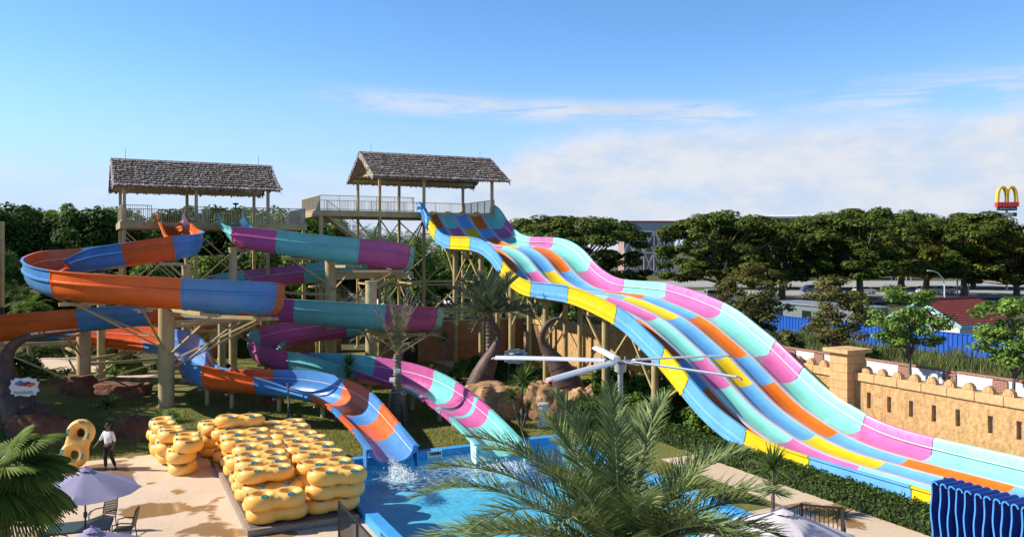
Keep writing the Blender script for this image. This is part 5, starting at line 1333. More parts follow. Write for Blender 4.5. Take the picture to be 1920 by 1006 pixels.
stack(2.50, 32.9, 3, ANG + PI / 2, 'nearest of the three end-on stacks left of the platform', 'yellow double tubes left of the platform', 0.01)
stack(2.20, 34.6, 3, ANG + PI / 2, 'middle of the three end-on stacks left of the platform', 'yellow double tubes left of the platform', 0.01)
stack(1.90, 36.3, 3, ANG + PI / 2, 'farthest of the three end-on stacks left of the platform', 'yellow double tubes left of the platform', 0.01)
t = new_tube('yellow double tube standing upright on its end beside the walking man', G(139, 881) + Vector((0, .25, 0.93)), 0, None)
t.rotation_euler = Euler((R(83), R(0), R(4))); t.rotation_euler = (Matrix.Rotation(R(3), 3, 'Z') @ Matrix.Rotation(R(80), 3, 'X') @ Matrix.Rotation(R(78), 3, 'Z')).to_euler()
# timber platform
pf = thing('timber_platform', 'low slatted timber platform under the stacked yellow tubes', 'platform', UV(3.55, 24.45), ANG)
b = MB(); b.box((1.62, .06, .11), (3.24, .12, .18)); b.box((.06, 4.55, .11), (.12, 8.8, .18)); b.box((1.62, 8.95, .11), (3.0, .1, .18)); b.build('rim', M_WOOD, pf)
b = MB(); y = .2
while y < 8.9: b.box((1.68, y, .165), (3.08, .13, .04)); y += .16
b.build('slats', paint('dark_slats', (.10, .075, .06), .8, col2=(.2, .16, .13), scale=3), pf)

# ------------------------------------------------------------------ people
def skin_figure(name, verts, edges, radii, mat, parent, root=0, sub=2):
    me = bpy.data.meshes.new(name); me.from_pydata([tuple(v) for v in verts], edges, []); o = link_mesh(name, me)
    md = o.modifiers.new('skin', 'SKIN'); md.use_smooth_shade = True
    if not me.skin_vertices: 
        me.attributes  # layer is made with the modifier in background mode
    sv = me.skin_vertices[0].data if me.skin_vertices else None
    if sv is None:
        bm = bmesh.new(); bm.from_mesh(me); bm.verts.layers.skin.verify(); bm.to_mesh(me); bm.free(); sv = me.skin_vertices[0].data
    for i, r in enumerate(radii):
        r = r if hasattr(r, '__len__') else (r, r); sv[i].radius = r; sv[i].use_root = (i == root)
    ss = o.modifiers.new('sub', 'SUBSURF'); ss.levels = sub; ss.render_levels = sub
    m2 = evaluated_mesh(o, name); bpy.data.objects.remove(o)
    m2.materials.clear(); m2.materials.append(mat); m2.polygons.foreach_set('use_smooth', [True] * len(m2.polygons)); m2.update()
    return link_mesh(name, m2, parent)
def chain(V, E, Rd, pts, rads, start=None):
    k = start
    for p, r in zip(pts, rads):
        V.append(Vector(p)); Rd.append(r); n = len(V) - 1
        if k is not None: E.append((k, n))
        k = n
    return k
def hand(V, E, Rd, wrist_i, wrist, d, side, curl=0.3):
    """palm, four curled fingers of unequal length and a thumb"""
    d = Vector(d).normalized(); side = Vector(side).normalized(); nrm = d.cross(side).normalized()
    palm = wrist + d * 0.075; V.append(palm); Rd.append((.036, .018)); pi_ = len(V) - 1; E.append((wrist_i, pi_))
    for k, (off, ln) in enumerate(((.030, .066), (.010, .076), (-.011, .071), (-.031, .056))):
        b0 = palm + side * off + d * .028; p1 = b0 + (d + nrm * curl).normalized() * ln * .5; p2 = p1 + (d + nrm * (curl * 2.2)).normalized() * ln * .55
        chain(V, E, Rd, (b0, p1, p2), (.0095, .0088, .0075), pi_)
    tb = wrist + d * .035 + side * .036; chain(V, E, Rd, (tb, tb + (d * .7 + side * .6).normalized() * .04, tb + (d * .9 + side * .4 + nrm * .3).normalized() * .075), (.011, .0095, .008), pi_)
def person(name, label, q, rz, J, hat=None, shirt=M_SHIRT, pants=M_BLACK, glasses=False, skin=M_SKIN):
    t = thing(name, label, 'person', q, rz)
    V, E, Rd = [], [], []
    pel = chain(V, E, Rd, [J['pelvis']], [(.12, .10)]); sp_ = chain(V, E, Rd, [J['belly'], J['chest'], J['neck0']], [(.115, .095), (.135, .10), (.075, .065)], pel)
    nk = chain(V, E, Rd, [J['neck'], J['chin'], J['head'], J['crown']], [.052, (.058, .066), (.076, .094), (.058, .07)], sp_)
    for s in ('l', 'r'):
        sh = chain(V, E, Rd, [J['sh_' + s], J['el_' + s], J['wr_' + s]], [.056, .040, .027], 2)
        hd = J.get('hd_' + s) or (J['wr_' + s] - J['el_' + s]); hand(V, E, Rd, sh, Vector(J['wr_' + s]), hd, J['thumb_' + s])
        hp = chain(V, E, Rd, [J['hip_' + s], J['kn_' + s], J['an_' + s]], [.085, .056, .036], pel)
        chain(V, E, Rd, [J['an_' + s] + Vector((0, -.03, -.045)), J['toe_' + s]], [(.035, .03), (.035, .02)], hp)
    body = skin_figure('body', V, E, Rd, skin, t)
    # clothes follow the same joints a little wider
    V, E, Rd = [], [], []
    pel = chain(V, E, Rd, [J['pelvis'] + Vector((0, 0, -.02))], [(.155, .125)]); ch = chain(V, E, Rd, [J['belly'], J['chest'], J['neck0'] + (J['chest'] - J['neck0']) * .25], [(.145, .118), (.16, .125), (.10, .085)], pel)
    for s in ('l', 'r'):
        el = J['el_' + s]; sh = J['sh_' + s]; wr = J['wr_' + s]; chain(V, E, Rd, [sh, sh + (el - sh) * .55, el + (wr - el) * .05, el + (wr - el) * .32], [.074, .064, .056, .050], 2)
    skin_figure('shirt', V, E, Rd, shirt, t)
    V, E, Rd = [], [], []
    pel = chain(V, E, Rd, [J['pelvis'] + Vector((0, 0, .03))], [(.135, .112)])
    for s in ('l', 'r'): chain(V, E, Rd, [J['hip_' + s], J['kn_' + s], J['an_' + s] + (J['kn_' + s] - J['an_' + s]) * .08], [.102, .072, .058], pel)
    skin_figure('trousers', V, E, Rd, pants, t)
    f = J['face']; up = (J['crown'] - J['chin']).normalized(); f = (f - up * f.dot(up)).normalized(); sd = f.cross(up)
    hc = J['head']
    def ball(c, r, mat, nm, sx=1, sy=1, sz=1):
        b = MB(); prof = [(math.sin(PI * i / 8) * r + 1e-4, -math.cos(PI * i / 8) * r) for i in range(9)]; b.lathe(prof, (0, 0, 0), 12)
        b.v = [tuple(c + sd * (x * sx) + f * (y * sy) + up * (z * sz)) for x, y, z in b.v]; return b.build(nm, mat, t, 60)
    ball(hc + up * .045 - f * .018, .098, M_HAIR if not hat else hat, 'hair' if not hat else 'cap', .84, 1.0, .82)
    ball(hc + f * .098 - up * .03, .022, skin, 'nose', .7, 1, 1.2)
    for s in (-1, 1):
        ball(hc + sd * (s * .082) - up * .02, .026, skin, 'ear', .4, .8, 1.2)
        ball(hc + f * .082 + sd * (s * .032) + up * .012, .013, M_WHITE, 'eye')
    b = MB(); c = hc + f * .088 - up * .062; b.tube([c - sd * .024 - f * .006, c, c + sd * .024 - f * .006], .007, 6); b.build('mouth', paint('lips', (.16, .05, .045), .5), t)
    if glasses:
        b = MB()
        for s in (-1, 1): c = hc + f * .101 + sd * (s * .036) + up * .010; b.extrude([c + sd * x * .03 + up * z * .022 for x, z in ((-1, .8), (1, .9), (1, -.5), (.5, -1), (-.5, -1), (-1, -.4))], f * .008)
        for s in (-1, 1): b.beam(hc + f * .10 + sd * s * .066 + up * .022, hc - f * .01 + sd * s * .088 + up * .012, .008)
        b.beam(hc + f * .104 - sd * .01 + up * .018, hc + f * .104 + sd * .01 + up * .018, .006); b.build('sunglasses', M_GLASS, t)
    for s in ('l', 'r'):
        b = MB(); a = J['an_' + s]; to = J['toe_' + s]; d = (to - a); d.z = 0; d = d.normalized(); n = Vector((-d.y, d.x, 0)); c0 = Vector((a.x, a.y, to.z - .03))
        poly = [c0 - d * .08 + n * .03, c0 - d * .08 - n * .03, c0 + d * .03 - n * .043, c0 + d * .16 - n * .04, c0 + d * .20, c0 + d * .16 + n * .04, c0 + d * .03 + n * .043]
        b.extrude(poly, (0, 0, .022)); b.build('sandal', M_BLACK, t)
    return t
Vv = Vector
# walking man: turned three quarters to the left, looking left, arms hanging a little away from the body
man = dict(pelvis=Vv((0, 0, .93)), belly=Vv((0, -.01, 1.10)), chest=Vv((0, 0, 1.30)), neck0=Vv((0, .005, 1.43)), neck=Vv((0, -.005, 1.49)), chin=Vv((-.005, -.025, 1.555)), head=Vv((-.005, -.02, 1.64)), crown=Vv((-.005, -.005, 1.71)),
           sh_l=Vv((.17, .01, 1.385)), el_l=Vv((.235, .06, 1.12)), wr_l=Vv((.235, -.01, .90)), thumb_l=Vv((-.3, -1, 0)), sh_r=Vv((-.17, 0, 1.385)), el_r=Vv((-.29, -.05, 1.14)), wr_r=Vv((-.37, -.20, .95)), thumb_r=Vv((.4, -1, 0)),
           hip_l=Vv((.09, 0, .87)), kn_l=Vv((.125, .03, .49)), an_l=Vv((.19, .16, .09)), toe_l=Vv((.20, .04, .035)), hip_r=Vv((-.09, 0, .87)), kn_r=Vv((-.075, -.07, .48)), an_r=Vv((-.06, -.05, .075)), toe_r=Vv((-.07, -.19, .035)), face=Vv((-.35, -1, 0)))
person('person', 'walking man in a white long shirt, black trousers and sunglasses beside the upright tube', G(203, 880), R(-18), man, glasses=True)
bend = dict(pelvis=Vv((0, .12, .86)), belly=Vv((0, 0, 1.0)), chest=Vv((0, -.18, 1.12)), neck0=Vv((0, -.30, 1.19)), neck=Vv((0, -.35, 1.20)), chin=Vv((0, -.42, 1.18)), head=Vv((0, -.47, 1.24)), crown=Vv((0, -.50, 1.31)),
            sh_l=Vv((.17, -.24, 1.13)), el_l=Vv((.2, -.33, .86)), wr_l=Vv((.12, -.46, .68)), thumb_l=Vv((-1, -.2, 0)), sh_r=Vv((-.17, -.24, 1.13)), el_r=Vv((-.2, -.36, .88)), wr_r=Vv((-.1, -.5, .72)), thumb_r=Vv((1, -.2, 0)),
            hip_l=Vv((.09, .1, .82)), kn_l=Vv((.12, .0, .47)), an_l=Vv((.13, .14, .09)), toe_l=Vv((.13, .0, .035)), hip_r=Vv((-.09, .1, .82)), kn_r=Vv((-.12, -.05, .46)), an_r=Vv((-.12, .06, .075)), toe_r=Vv((-.12, -.08, .035)), face=Vv((0, -1, -.4)))
person('person', 'worker in a white top and white cap bending over behind the orange flume section', P(425, 52.5, 0), R(-60), bend, hat=M_SHIRT)
rk = MB(); qh = P(425, 52.5, 0) + Vector((-.45, -.05, 0)); rk.tube([qh + Vector((.15, 0, .95)), qh + Vector((-.35, -.1, .05))], .016, 6)
tag(rk.build('broom', M_WOOD), 'pole tool held by the bending worker behind the orange flume section', 'tool')

# ------------------------------------------------------------------ parasols, table, chairs
def parasol(name, label, q, dia, zr, za, mat, rz, table=False):
    t = thing(name, label, 'parasol', q, rz); n = 8; r = dia / 2; V, F_ = [], []; K = 6
    for i in range(n * 4):
        a = 2 * PI * i / (n * 4); ph = (i % 4) / 4; sc = math.cos(PI / n) / math.cos((ph - .5) * 2 * PI / n); edge = sc
        for k in range(K + 1):
            f = .10 + .90 * k / K; sag = -.10 * f * (1 - abs(2 * ph - 1) ** 2) * (.4 + .6 * f) + .012 * math.sin(i * 2.7 + k)
            rr = r * f * (edge * f + (1 - f)); z = za - (za - zr) * (f ** 1.08) + sag * .55
            V.append((rr * math.cos(a), rr * math.sin(a), z))
    m = K + 1; N4 = n * 4
    for i in range(N4):
        for k in range(K): F_.append((i * m + k, ((i + 1) % N4) * m + k, ((i + 1) % N4) * m + k + 1, i * m + k + 1))
    for i in range(N4):                   # small valance
        pass
    b = MB(); b.add(V, F_); cn = b.build('canopy', mat, t, 25)
    b = MB(); V, F_ = [], []
    for i in range(N4):
        a = 2 * PI * i / N4; ph = (i % 4) / 4
        for f, dz in ((.015, .075), (.06, .05), (.125, .012 - .02 * (1 - abs(2 * ph - 1)))): V.append((r * f * math.cos(a), r * f * math.sin(a), za + dz - .02))
    for i in range(N4):
        for k in range(2): F_.append((i * 3 + k, ((i + 1) % N4) * 3 + k, ((i + 1) % N4) * 3 + k + 1, i * 3 + k + 1))
    b.add(V, F_); b.build('vent_cap', mat, t, 30)
    b = MB(); b.lathe([(.001, za + .10), (.02, za + .09), (.025, za + .06), (.02, za + .03)], (0, 0, 0), 10); b.build('finial', mat, t)
    b = MB(); b.tube([(0, 0, 0), (0, 0, za + .05)], .024, 10); b.build('pole', M_DARK, t, 40)
    b = MB(); b.lathe([(.001, 1.12), (.05, 1.12), (.05, .98), (.001, .98)], (0, 0, 0), 10); b.tube([(.05, 0, 1.05), (.13, 0, 1.06), (.13, 0, 1.16)], .012, 6); b.build('crank', M_DARK, t)
    b = MB(); b.lathe([(.001, .12), (.24, .09), (.27, 0)], (0, 0, 0), 18); b.build('base', M_DARK, t)
    for i in range(n):
        a = 2 * PI * i / n; e = Vector((r * math.cos(a), r * math.sin(a), zr - .02)); h = Vector((0, 0, za - .06)); md = h + (e - h) * .52
        b = MB(); b.beam(h, e, .018); b.build('rib', M_DARK, t); b = MB(); b.beam((0, 0, zr - .12), md, .014); b.build('strut', M_DARK, t)
    return t
parasol('parasol', 'lilac octagonal parasol standing over the dark table beside the paving', P(160, 22.3, 0), 2.85, 1.72, 2.27, M_CANVAS, .25)
parasol('parasol', 'second lilac parasol at the bottom edge, nearest of the two on the left', P(172, 17.4, 0), 2.7, 1.75, 2.30, M_CANVAS, .1)
parasol('parasol', 'pale pinkish white parasol at the bottom right by the date palm', P(1468, 17.0, 0), 3.5, 2.15, 2.82, M_CANVAS2, .3)
tb = thing('patio_table', 'dark glass topped patio table under the left lilac parasol', 'table', P(150, 22.3, 0), .35)
b = MB(); b.box((0, 0, .735), (1.5, .92, .02)); b.build('table_top', paint('dark_green_glass', (.04, .07, .06), .3, spec=.4), tb)
b = MB()
for y in (-.46, .46): b.box((0, y, .72), (1.54, .04, .045))
for x in (-.76, .76): b.box((x, 0, .72), (.04, .92, .045))
b.build('frame', M_DARK, tb)
for x in (-.68, .68):
    for y in (-.40, .40): b = MB(); b.beam((x, y, 0), (x, y, .70), .045); b.build('leg', M_DARK, tb)
M_RATTAN = paint('dark_rattan', (.035, .028, .026), .5, col2=(.07, .058, .052), scale=30)
def chair():
    t = thing('patio_chair', 'dark slatted patio chair facing the table, its back to the right', 'chair', (0, 0, 0))
    b = MB()
    for i in range(9): b.box((0, -.22 + i * .055, .44), (.46, .042, .02))
    b.build('seat', M_RATTAN, t)
    b = MB()
    for i in range(10): z = .50 + i * .047; b.box((0, .245 + (z - .45) * .22, z), (.44 - (.06 if i == 9 else 0), .018, .036))
    b.build('backrest', M_RATTAN, t)
    b = MB()
    for s in (-1, 1): b.tube([(s * .24, .24, .42), (s * .245, .30, .72), (s * .19, .365, .985)], .016, 7)
    b.tube([(-.19, .365, .985), (0, .37, 1.01), (.19, .365, .985)], .016, 7); b.build('back_frame', M_DARK, t, 40)
    for s in (-1, 1):
        b = MB(); b.tube([(s * .25, -.24, 0), (s * .25, -.23, .42)], .016, 7); b.build('leg', M_DARK, t, 40)
        b = MB(); b.tube([(s * .24, .30, 0), (s * .24, .24, .42)], .016, 7); b.build('leg', M_DARK, t, 40)
        b = MB(); b.tube([(s * .255, -.24, .42), (s * .27, -.22, .62), (s * .27, 0, .67), (s * .25, .28, .64)], .018, 7); b.build('armrest', M_DARK, t, 40)
    return t
c0 = chair(); c0.location = P(232, 23.0, 0); c0.rotation_euler = (0, 0, R(-80)); c0['group'] = 'patio chairs round the table'
c0['label'] = 'dark slatted patio chair right of the table, seen from the side with an open armrest'
dup(c0, P(192, 23.9, 0), R(-20), 'dark slatted patio chair with a tall back behind the table')
dup(c0, P(102, 21.6, 0), R(100), 'dark slatted patio chair left of the table by the fan palm')

# ------------------------------------------------------------------ fan on a post
fn = thing('big_fan', 'large white five bladed outdoor fan on a grey post above the date palm', 'fan', P(1163, 17.2, 0))
hz = 5.9
b = MB(); b.tube([(0, 0, 0), (0, 0, hz - .25)], .055, 14); b.build('post', M_GREY, fn, 40)
b = MB(); b.lathe([(.05, hz - .27), (.12, hz - .24), (.13, hz - .08), (.08, hz - .02), (.001, hz)], (0, 0, 0), 18); b.build('motor', M_GREY, fn, 40)
M_BLADE = paint('satin_blade', (.66, .67, .71), .3, var=.04, spec=.6)
M_TIP = paint('pink_blade_tip', (.68, .34, .36), .5)
def fan_blade(a, ln):
    d = Vector((math.cos(a), math.sin(a), 0)); s = Vector((-math.sin(a), math.cos(a), 0)); c0_ = Vector((0, 0, hz - .02)); b = MB(); vs = []; n = 8
    prof = [(-.085, .0), (-.05, .022), (.02, .03), (.085, .012), (.09, -.012), (.02, -.02), (-.05, -.012)]
    for i in range(n + 1):
        q = c0_ + d * (.32 + (ln - .32) * i / n) - Vector((0, 0, .04 * (i / n) ** 2)); vs += [q + s * x + Vector((0, 0, z - x * .25)) for x, z in prof]
    m = len(prof); b.add(vs, [(i * m + j, i * m + (j + 1) % m, (i + 1) * m + (j + 1) % m, (i + 1) * m + j) for i in range(n) for j in range(m)] + [tuple(range(m)), tuple(n * m + j for j in range(m))])
    o = b.build('blade', M_BLADE, fn, 35)
    b = MB(); e = c0_ + d * ln - Vector((0, 0, .04)); b.extrude([e + s * .07, e - s * .07, e - s * .05 + d * .08 - Vector((0, 0, .03)), e + s * .02 + d * .09 - Vector((0, 0, .05))], (0, 0, .02)); b.build('blade_tip', M_TIP, o)
    b = MB(); b.beam(c0_ + d * .08, c0_ + d * .50 - Vector((0, 0, .03)), .07, .03)
    for k in (.12, .40): b.tube([c0_ + d * k + Vector((0, 0, .0)), c0_ + d * k + Vector((0, 0, .09))], .014, 6)
    b.build('blade_arm', M_GREY, o)
# bearings read from the blade tips
for a in (R(24), R(95), R(162), R(235), R(314)): fan_blade(a, 2.75)

# ------------------------------------------------------------------ black railings
def rail_run(name, label, pts, h=1.05, sp=.11):
    t = thing(name, label, 'railing', pts[0]); o = Vector(pts[0]); q = [Vector(p) - o for p in pts]
    for zz in (.10, h):
        b = MB()
        for a, c in zip(q[:-1], q[1:]): b.beam(a + Vector((0, 0, zz)), c + Vector((0, 0, zz)), .05, .045)
        b.build('rail', M_DARK, t)
    b = MB()
    for a, c in zip(q[:-1], q[1:]):
        n = int((c - a).length / sp)
        for i in range(1, n): p = a + (c - a) * i / n; b.beam(p + Vector((0, 0, .1)), p + Vector((0, 0, h)), .02)
    b.build('bars', M_DARK, t)
    for p in q: b = MB(); b.beam(p, p + Vector((0, 0, h + .04)), .06); b.build('post', M_DARK, t)
    return t
q0 = P(636, 23.4, 0); rail_run('railing', 'black bar railing running from the tube platform along the pool', [q0, q0 + UV(0, -1.9), q0 + UV(0, -3.8)])
q0 = P(1503, 23.2, 0); rail_run('railing', 'black bar railing corner on the path by the pale parasol', [q0 + UV(-1.2, -.3), q0 + UV(0, 0), q0 + UV(.75, -.75), q0 + UV(-.55, -2.0)])

# ------------------------------------------------------------------ blue mats on a rack
def mat_mesh(seed):
    rg_ = random.Random(seed); prof = []; th = .022
    pts = [(-.17, .02 + rg_.uniform(-.02, .02)), (-.13, .075), (-.07, .10), (-.015, .085), (.01, .03), (.012, -.05)]
    z = -.15; ph = rg_.uniform(0, 6)
    while z > -1.5: pts.append((.012 + .034 * math.sin(z * 4.4 + ph) * min(1, -z * 1.6), z)); z -= .12
    b = MB(); w_ = .82
    up, dn = [], []
    for i, (y, z) in enumerate(pts):
        a = Vector(pts[max(i - 1, 0)]); c = Vector(pts[min(i + 1, len(pts) - 1)]); t_ = (c - a).normalized(); n = Vector((-t_.y, t_.x)) * th
        up.append((y + n.x, z + n.y)); dn.append((y - n.x, z - n.y))
    loop = up + dn[::-1]; k = len(pts); m = len(loop)
    vs = [(-w_ / 2, y, z) for y, z in loop] + [(w_ / 2, y, z) for y, z in loop]
    fs = [(i, (i + 1) % m, m + (i + 1) % m, m + i) for i in range(m)]; ms = [0] * m
    for o_ in (0, m):
        for i in range(k - 1): fs.append((o_ + i, o_ + i + 1, o_ + m - 2 - i, o_ + m - 1 - i)); ms.append(1)
    kk = len(b.v); b.v += vs; b.f += fs; b.m += ms
    return b.mesh('mat_sheet', [M_MAT, M_MATEDGE], 40)
MATM = [mat_mesh(i) for i in range(4)]
rackq = G(1772, 905, 1.62)
rack = thing('mat_rack', 'black rack rail that the blue slide mats hang from', 'rack', (rackq.x, rackq.y, 0), ANG)
b = MB(); b.beam((.5, .4, 1.60), (.5, -4.0, 1.60), .06); b.build('rail', M_DARK, rack)
for y in (.3, -2.0, -3.9): b = MB(); b.beam((.5, y, 0), (.5, y, 1.57), .06); b.build('post', M_DARK, rack)
for k in range(16): b = MB(); b.tube([(.5, .1 - k * .255, 1.60), (-.42, .1 - k * .255, 1.60)], .014, 6); b.build('peg', M_DARK, rack)
ordn = ['leftmost', 'second', 'third', 'fourth', 'fifth', 'sixth', 'seventh', 'eighth', 'ninth', 'tenth', 'eleventh', 'twelfth']
for k in range(12):
    q = Vector((rackq.x, rackq.y, 0)) + UV(0, .1 - k * .255 + random.uniform(-.015, .015), 1.60)
    o = link_mesh('slide_mat', MATM[k % 4], None, q, (0, 0, ANG + random.uniform(-.03, .03)))
    tag(o, ordn[k] + (' folded blue slide mat hanging on the rack' if k == 0 else ' folded blue slide mat from the left on the rack'), 'slide mat', 'blue slide mats on the rack')

# ------------------------------------------------------------------ tusks, boulders, signs
def tusk(name, label, pts, rads):
    t = thing(name, label, 'sculpture', (pts[0].x, pts[0].y, 0)); o = Vector((pts[0].x, pts[0].y, 0))
    c = [(*(p - o), r) for p, r in zip(pts, rads)]; fine, rr = [], []; n = (len(c) - 1) * 8
    for i in range(n + 1): q = catmull(c, (len(c) - 1) * i / n * .99999); fine.append(Vector(q[:3])); rr.append(max(q[3], .02))
    b = MB(); b.tube(fine, rr, 18); ho = b.build('horn', M_TUSK, t, 60)
    for k in range(5, n, 7):
        b = MB(); a = fine[k - 1] + (fine[k] - fine[k - 1]) * .7; b.tube([a, fine[k]], [rr[k] * 1.045, rr[k] * 1.045], 18); b.build('ring', M_TUSK, t, 40)
    return t
def tp(px, py, d): return P(px, d, ZY(py, d))
tusk('tusk_sculpture', 'brown curved tusk sculpture on the left of the pair, rising behind the orange boulder', [tp(886, 756, 43.5), tp(898, 718, 43.5), tp(914, 683, 43.6), tp(928, 654, 43.6), tp(935, 630, 43.6), tp(924, 604, 43.4), tp(903, 599, 43.2), tp(888, 610, 43.0)], [.70, .62, .50, .29, .15, .11, .08, .02])
tusk('tusk_sculpture', 'brown curved tusk sculpture on the right of the pair, curling to the right', [tp(1092, 800, 41.5), tp(1070, 738, 42), tp(1053, 697, 42), tp(1035, 668, 42), tp(1018, 645, 42), tp(1017, 624, 42), tp(1030, 603, 42), tp(1050, 597, 42), tp(1066, 606, 42)], [.95, .82, .62, .38, .21, .155, .115, .08, .02])
tusk('tusk_sculpture', 'big brown tusk sculpture at the left edge arching to the right', [tp(66, 815, 37), tp(38, 765, 37.5), tp(16, 712, 38), tp(12, 668, 38), tp(38, 637, 38), tp(85, 626, 38), tp(150, 617, 38)], [1.15, .80, .42, .29, .21, .13, .03])
def boulder(name, label, q, sx_, sy_, sz_, seed, mat=M_ROCK):
    from mathutils import noise as nz_
    bm = bmesh.new(); bmesh.ops.create_icosphere(bm, subdivisions=5, radius=1); rr = random.Random(seed); off = Vector((seed * 3.1, seed, 0))
    pl = [(Vector((rr.uniform(-1, 1), rr.uniform(-1, 1), rr.uniform(-.3, .55))).normalized(), rr.uniform(.60, .84)) for _ in range(9)] + [(Vector((rr.uniform(-.35, .35), rr.uniform(-.4, .2), 1)).normalized(), rr.uniform(.5, .62)) for _ in range(2)]
    for v in bm.verts:
        p = v.co.copy(); p = Vector([math.copysign(abs(q) ** .62, q) for q in p]) * .86
        for nn, d in pl:
            e = p.dot(nn) - d
            if e > 0: p -= nn * e
        p *= 1 + .20 * nz_.noise(p * 2.2 + off) + .09 * nz_.noise(p * 5 + off) + .04 * nz_.noise(p * 14 + off)
        v.co = Vector((p.x * sx_ / 1.35, p.y * sy_ / 1.35, max(-.1, p.z * sz_ / 1.05 + sz_ * .36)))
    me = bpy.data.meshes.new(name); bm.to_mesh(me); bm.free(); me.materials.append(mat)
    me.polygons.foreach_set('use_smooth', [True] * len(me.polygons)); me.set_sharp_from_angle(angle=R(28))
    o = link_mesh(name, me, None, q); tag(o, label, 'rock'); return o
boulder('boulder', 'large orange brown boulder at the foot of the left tusk', P(912, 40.6, 0), 2.5, 1.7, 1.75, 1)
boulder('boulder', 'orange brown boulder to the right of the branched yucca', P(1024, 40.0, 0), 1.6, 1.3, 1.75, 2)
boulder('boulder', 'tall narrow orange boulder half hidden by the date palm fronds', P(1092, 40.5, 0), 1.2, 1.0, 1.6, 3)
M_ROCK_SHADED = paint('shaded_red_rock', (.11, .042, .022), .95, col2=(.26, .105, .055), scale=1.5, bump=.8, bscale=4)  # red rock, its colour darkened to stand in for shade on the left
boulder('boulder', 'low reddish rock right of the walking man by the paving edge', P(262, 36.2, 0), 1.9, .9, .9, 4, M_ROCK_SHADED)
boulder('boulder', 'red rock bank behind the upright tube, its colour darkened for shade', P(85, 36.4, 0), 2.6, 1.2, 1.05, 5, M_ROCK_SHADED)
boulder('boulder', 'reddish rock mound around the flume pole on the left', P(150, 47.0, 0), 1.8, 1.2, 1.1, 6, M_ROCK_SHADED)
boulder('boulder', 'broad reddish rock right of the left flume pole', P(222, 46.5, 0), 2.6, 1.2, .75, 7, M_ROCK_SHADED)
boulder('boulder', 'small brown rock stump under the orange flume section', P(515, 43.6, 0), 1.0, .8, 1.15, 8, M_ROCK_SHADED)
# white pedestal bin
wb = thing('white_post', 'white fluted pedestal by the path behind the date palm', 'pedestal', P(1018, 38.3, 0)); b = MB(); pr = []
b.lathe([(.28, 0), (.28, .08), (.22, .12), (.21, .95), (.27, 1.0), (.27, 1.08), (.001, 1.10)], (0, 0, 0), 14); b.build('shaft', M_WHITE, wb, 30)
# show sign boards
def jag_sign(name, label, q, rz, w_, h_, mats, seed, back=M_WHITE):
    t = thing(name, label, 'sign', q, rz); rr = random.Random(seed); n = 22; poly = []
    for i in range(n):
        a = 2 * PI * i / n; k = 1 + (.10 if i % 2 else -.06); poly.append((w_ / 2 * math.copysign(abs(math.cos(a)) ** .6, math.cos(a)) * k, 0, h_ / 2 * math.copysign(abs(math.sin(a)) ** .6, math.sin(a)) * k))
    b = MB(); b.extrude(poly, (0, .08, 0)); b.build('board', back, t)
    for m in mats:
        b = MB(); x0 = rr.uniform(-.32, .2) * w_; z0 = rr.uniform(.0, .28) * h_; ps = [Vector((x0 + w_ * .1 * i, -.03, z0 + rr.uniform(-.07, .07) * h_)) for i in range(4)]
        b.tube(ps, [.03, .085, .075, .03], 8); b.build('emblem', m, t, 40)
    for s in (-1, 1): b = MB(); b.beam((s * w_ * .3, .12, -q.z), (s * w_ * .3, .12, h_ * .3), .07); b.build('post', M_DARK, t)
    return t
M_SIGNW = paint('sign_pale_green', (.45, .56, .47), .6); M_RED = paint('sign_red', (.55, .05, .03), .5); M_BLU = paint('sign_blue', (.10, .22, .50), .5); M_PRP = paint('sign_purple', (.22, .05, .16), .5)
sg = jag_sign('show_sign', 'jagged white sign with red and blue figures in front of the left tusk', tp(45, 725, 36.2), .1, 1.15, .78, (M_RED, M_BLU, M_ORG, M_PRP), 3)
b = MB(); rr = random.Random(9); x = -.40
for i in range(8):                        # raised lettering strokes, too small in the photo to read
    h = rr.uniform(.11, .17); b.tube([(x, -.03, -.30), (x + .02, -.035, -.30 + h), (x + .06, -.035, -.30 + h * rr.uniform(.3, .9)), (x + .055, -.03, -.29)], .014, 6); x += .10
b.build('lettering', M_SIGNW, sg)
M_ICE = paint('sign_ice_blue', (.34, .47, .58), .6)
sg = jag_sign('ice_sign', 'ice blue jagged sign board between the two tusk sculptures', tp(967, 668, 49.5), .1, 1.35, .85, (M_BLU, M_WHITE), 5, M_ICE)
b = MB(); x = -.42
for i in range(8):
    h = rr.uniform(.18, .28); b.tube([(x, -.03, -.1), (x + .03, -.04, -.1 + h), (x + .07, -.04, -.1 + h * .5)], .02, 6); x += .105
b.build('lettering', M_BLU, sg)

# ------------------------------------------------------------------ splash where the blue flume pours in
rng = rnd(77); V, Q = [], []
def splash(c, dirv, n, ln, w0, h0, s0):
    global V, Q
    t_ = rng.random(n) ** .8; p = np.array(c) + np.outer(t_ * ln, dirv) + rng.normal(size=(n, 3)) * np.array([w0, w0, 0]) * (.35 + t_[:, None])
    p[:, 2] = .07 + np.abs(rng.normal(size=n)) * h0 * (1.15 - t_)
    a, q = leaf_cloud(rng, p, rng.normal(size=(n, 3)) + np.array([0, -.3, 1]), s0, 1.0); k = len(V); V += list(a); Q += [tuple(int(j) + k for j in f) for f in q]
c = G(733, 872, .1); splash(c, np.array([.42, -.9, 0]), 2600, 1.9, .17, .16, .045)
c = G(930, 862, .1); splash(c, np.array([.2, -.95, 0]), 1500, 1.4, .35, .08, .045)
o = link_mesh('splash', quads_mesh('splash', V, Q, paint('white_water', (.80, .85, .88), .5, trans=.3))); tag(o, 'white splashing water where the flumes pour into the pool', 'splash', None, 'stuff')
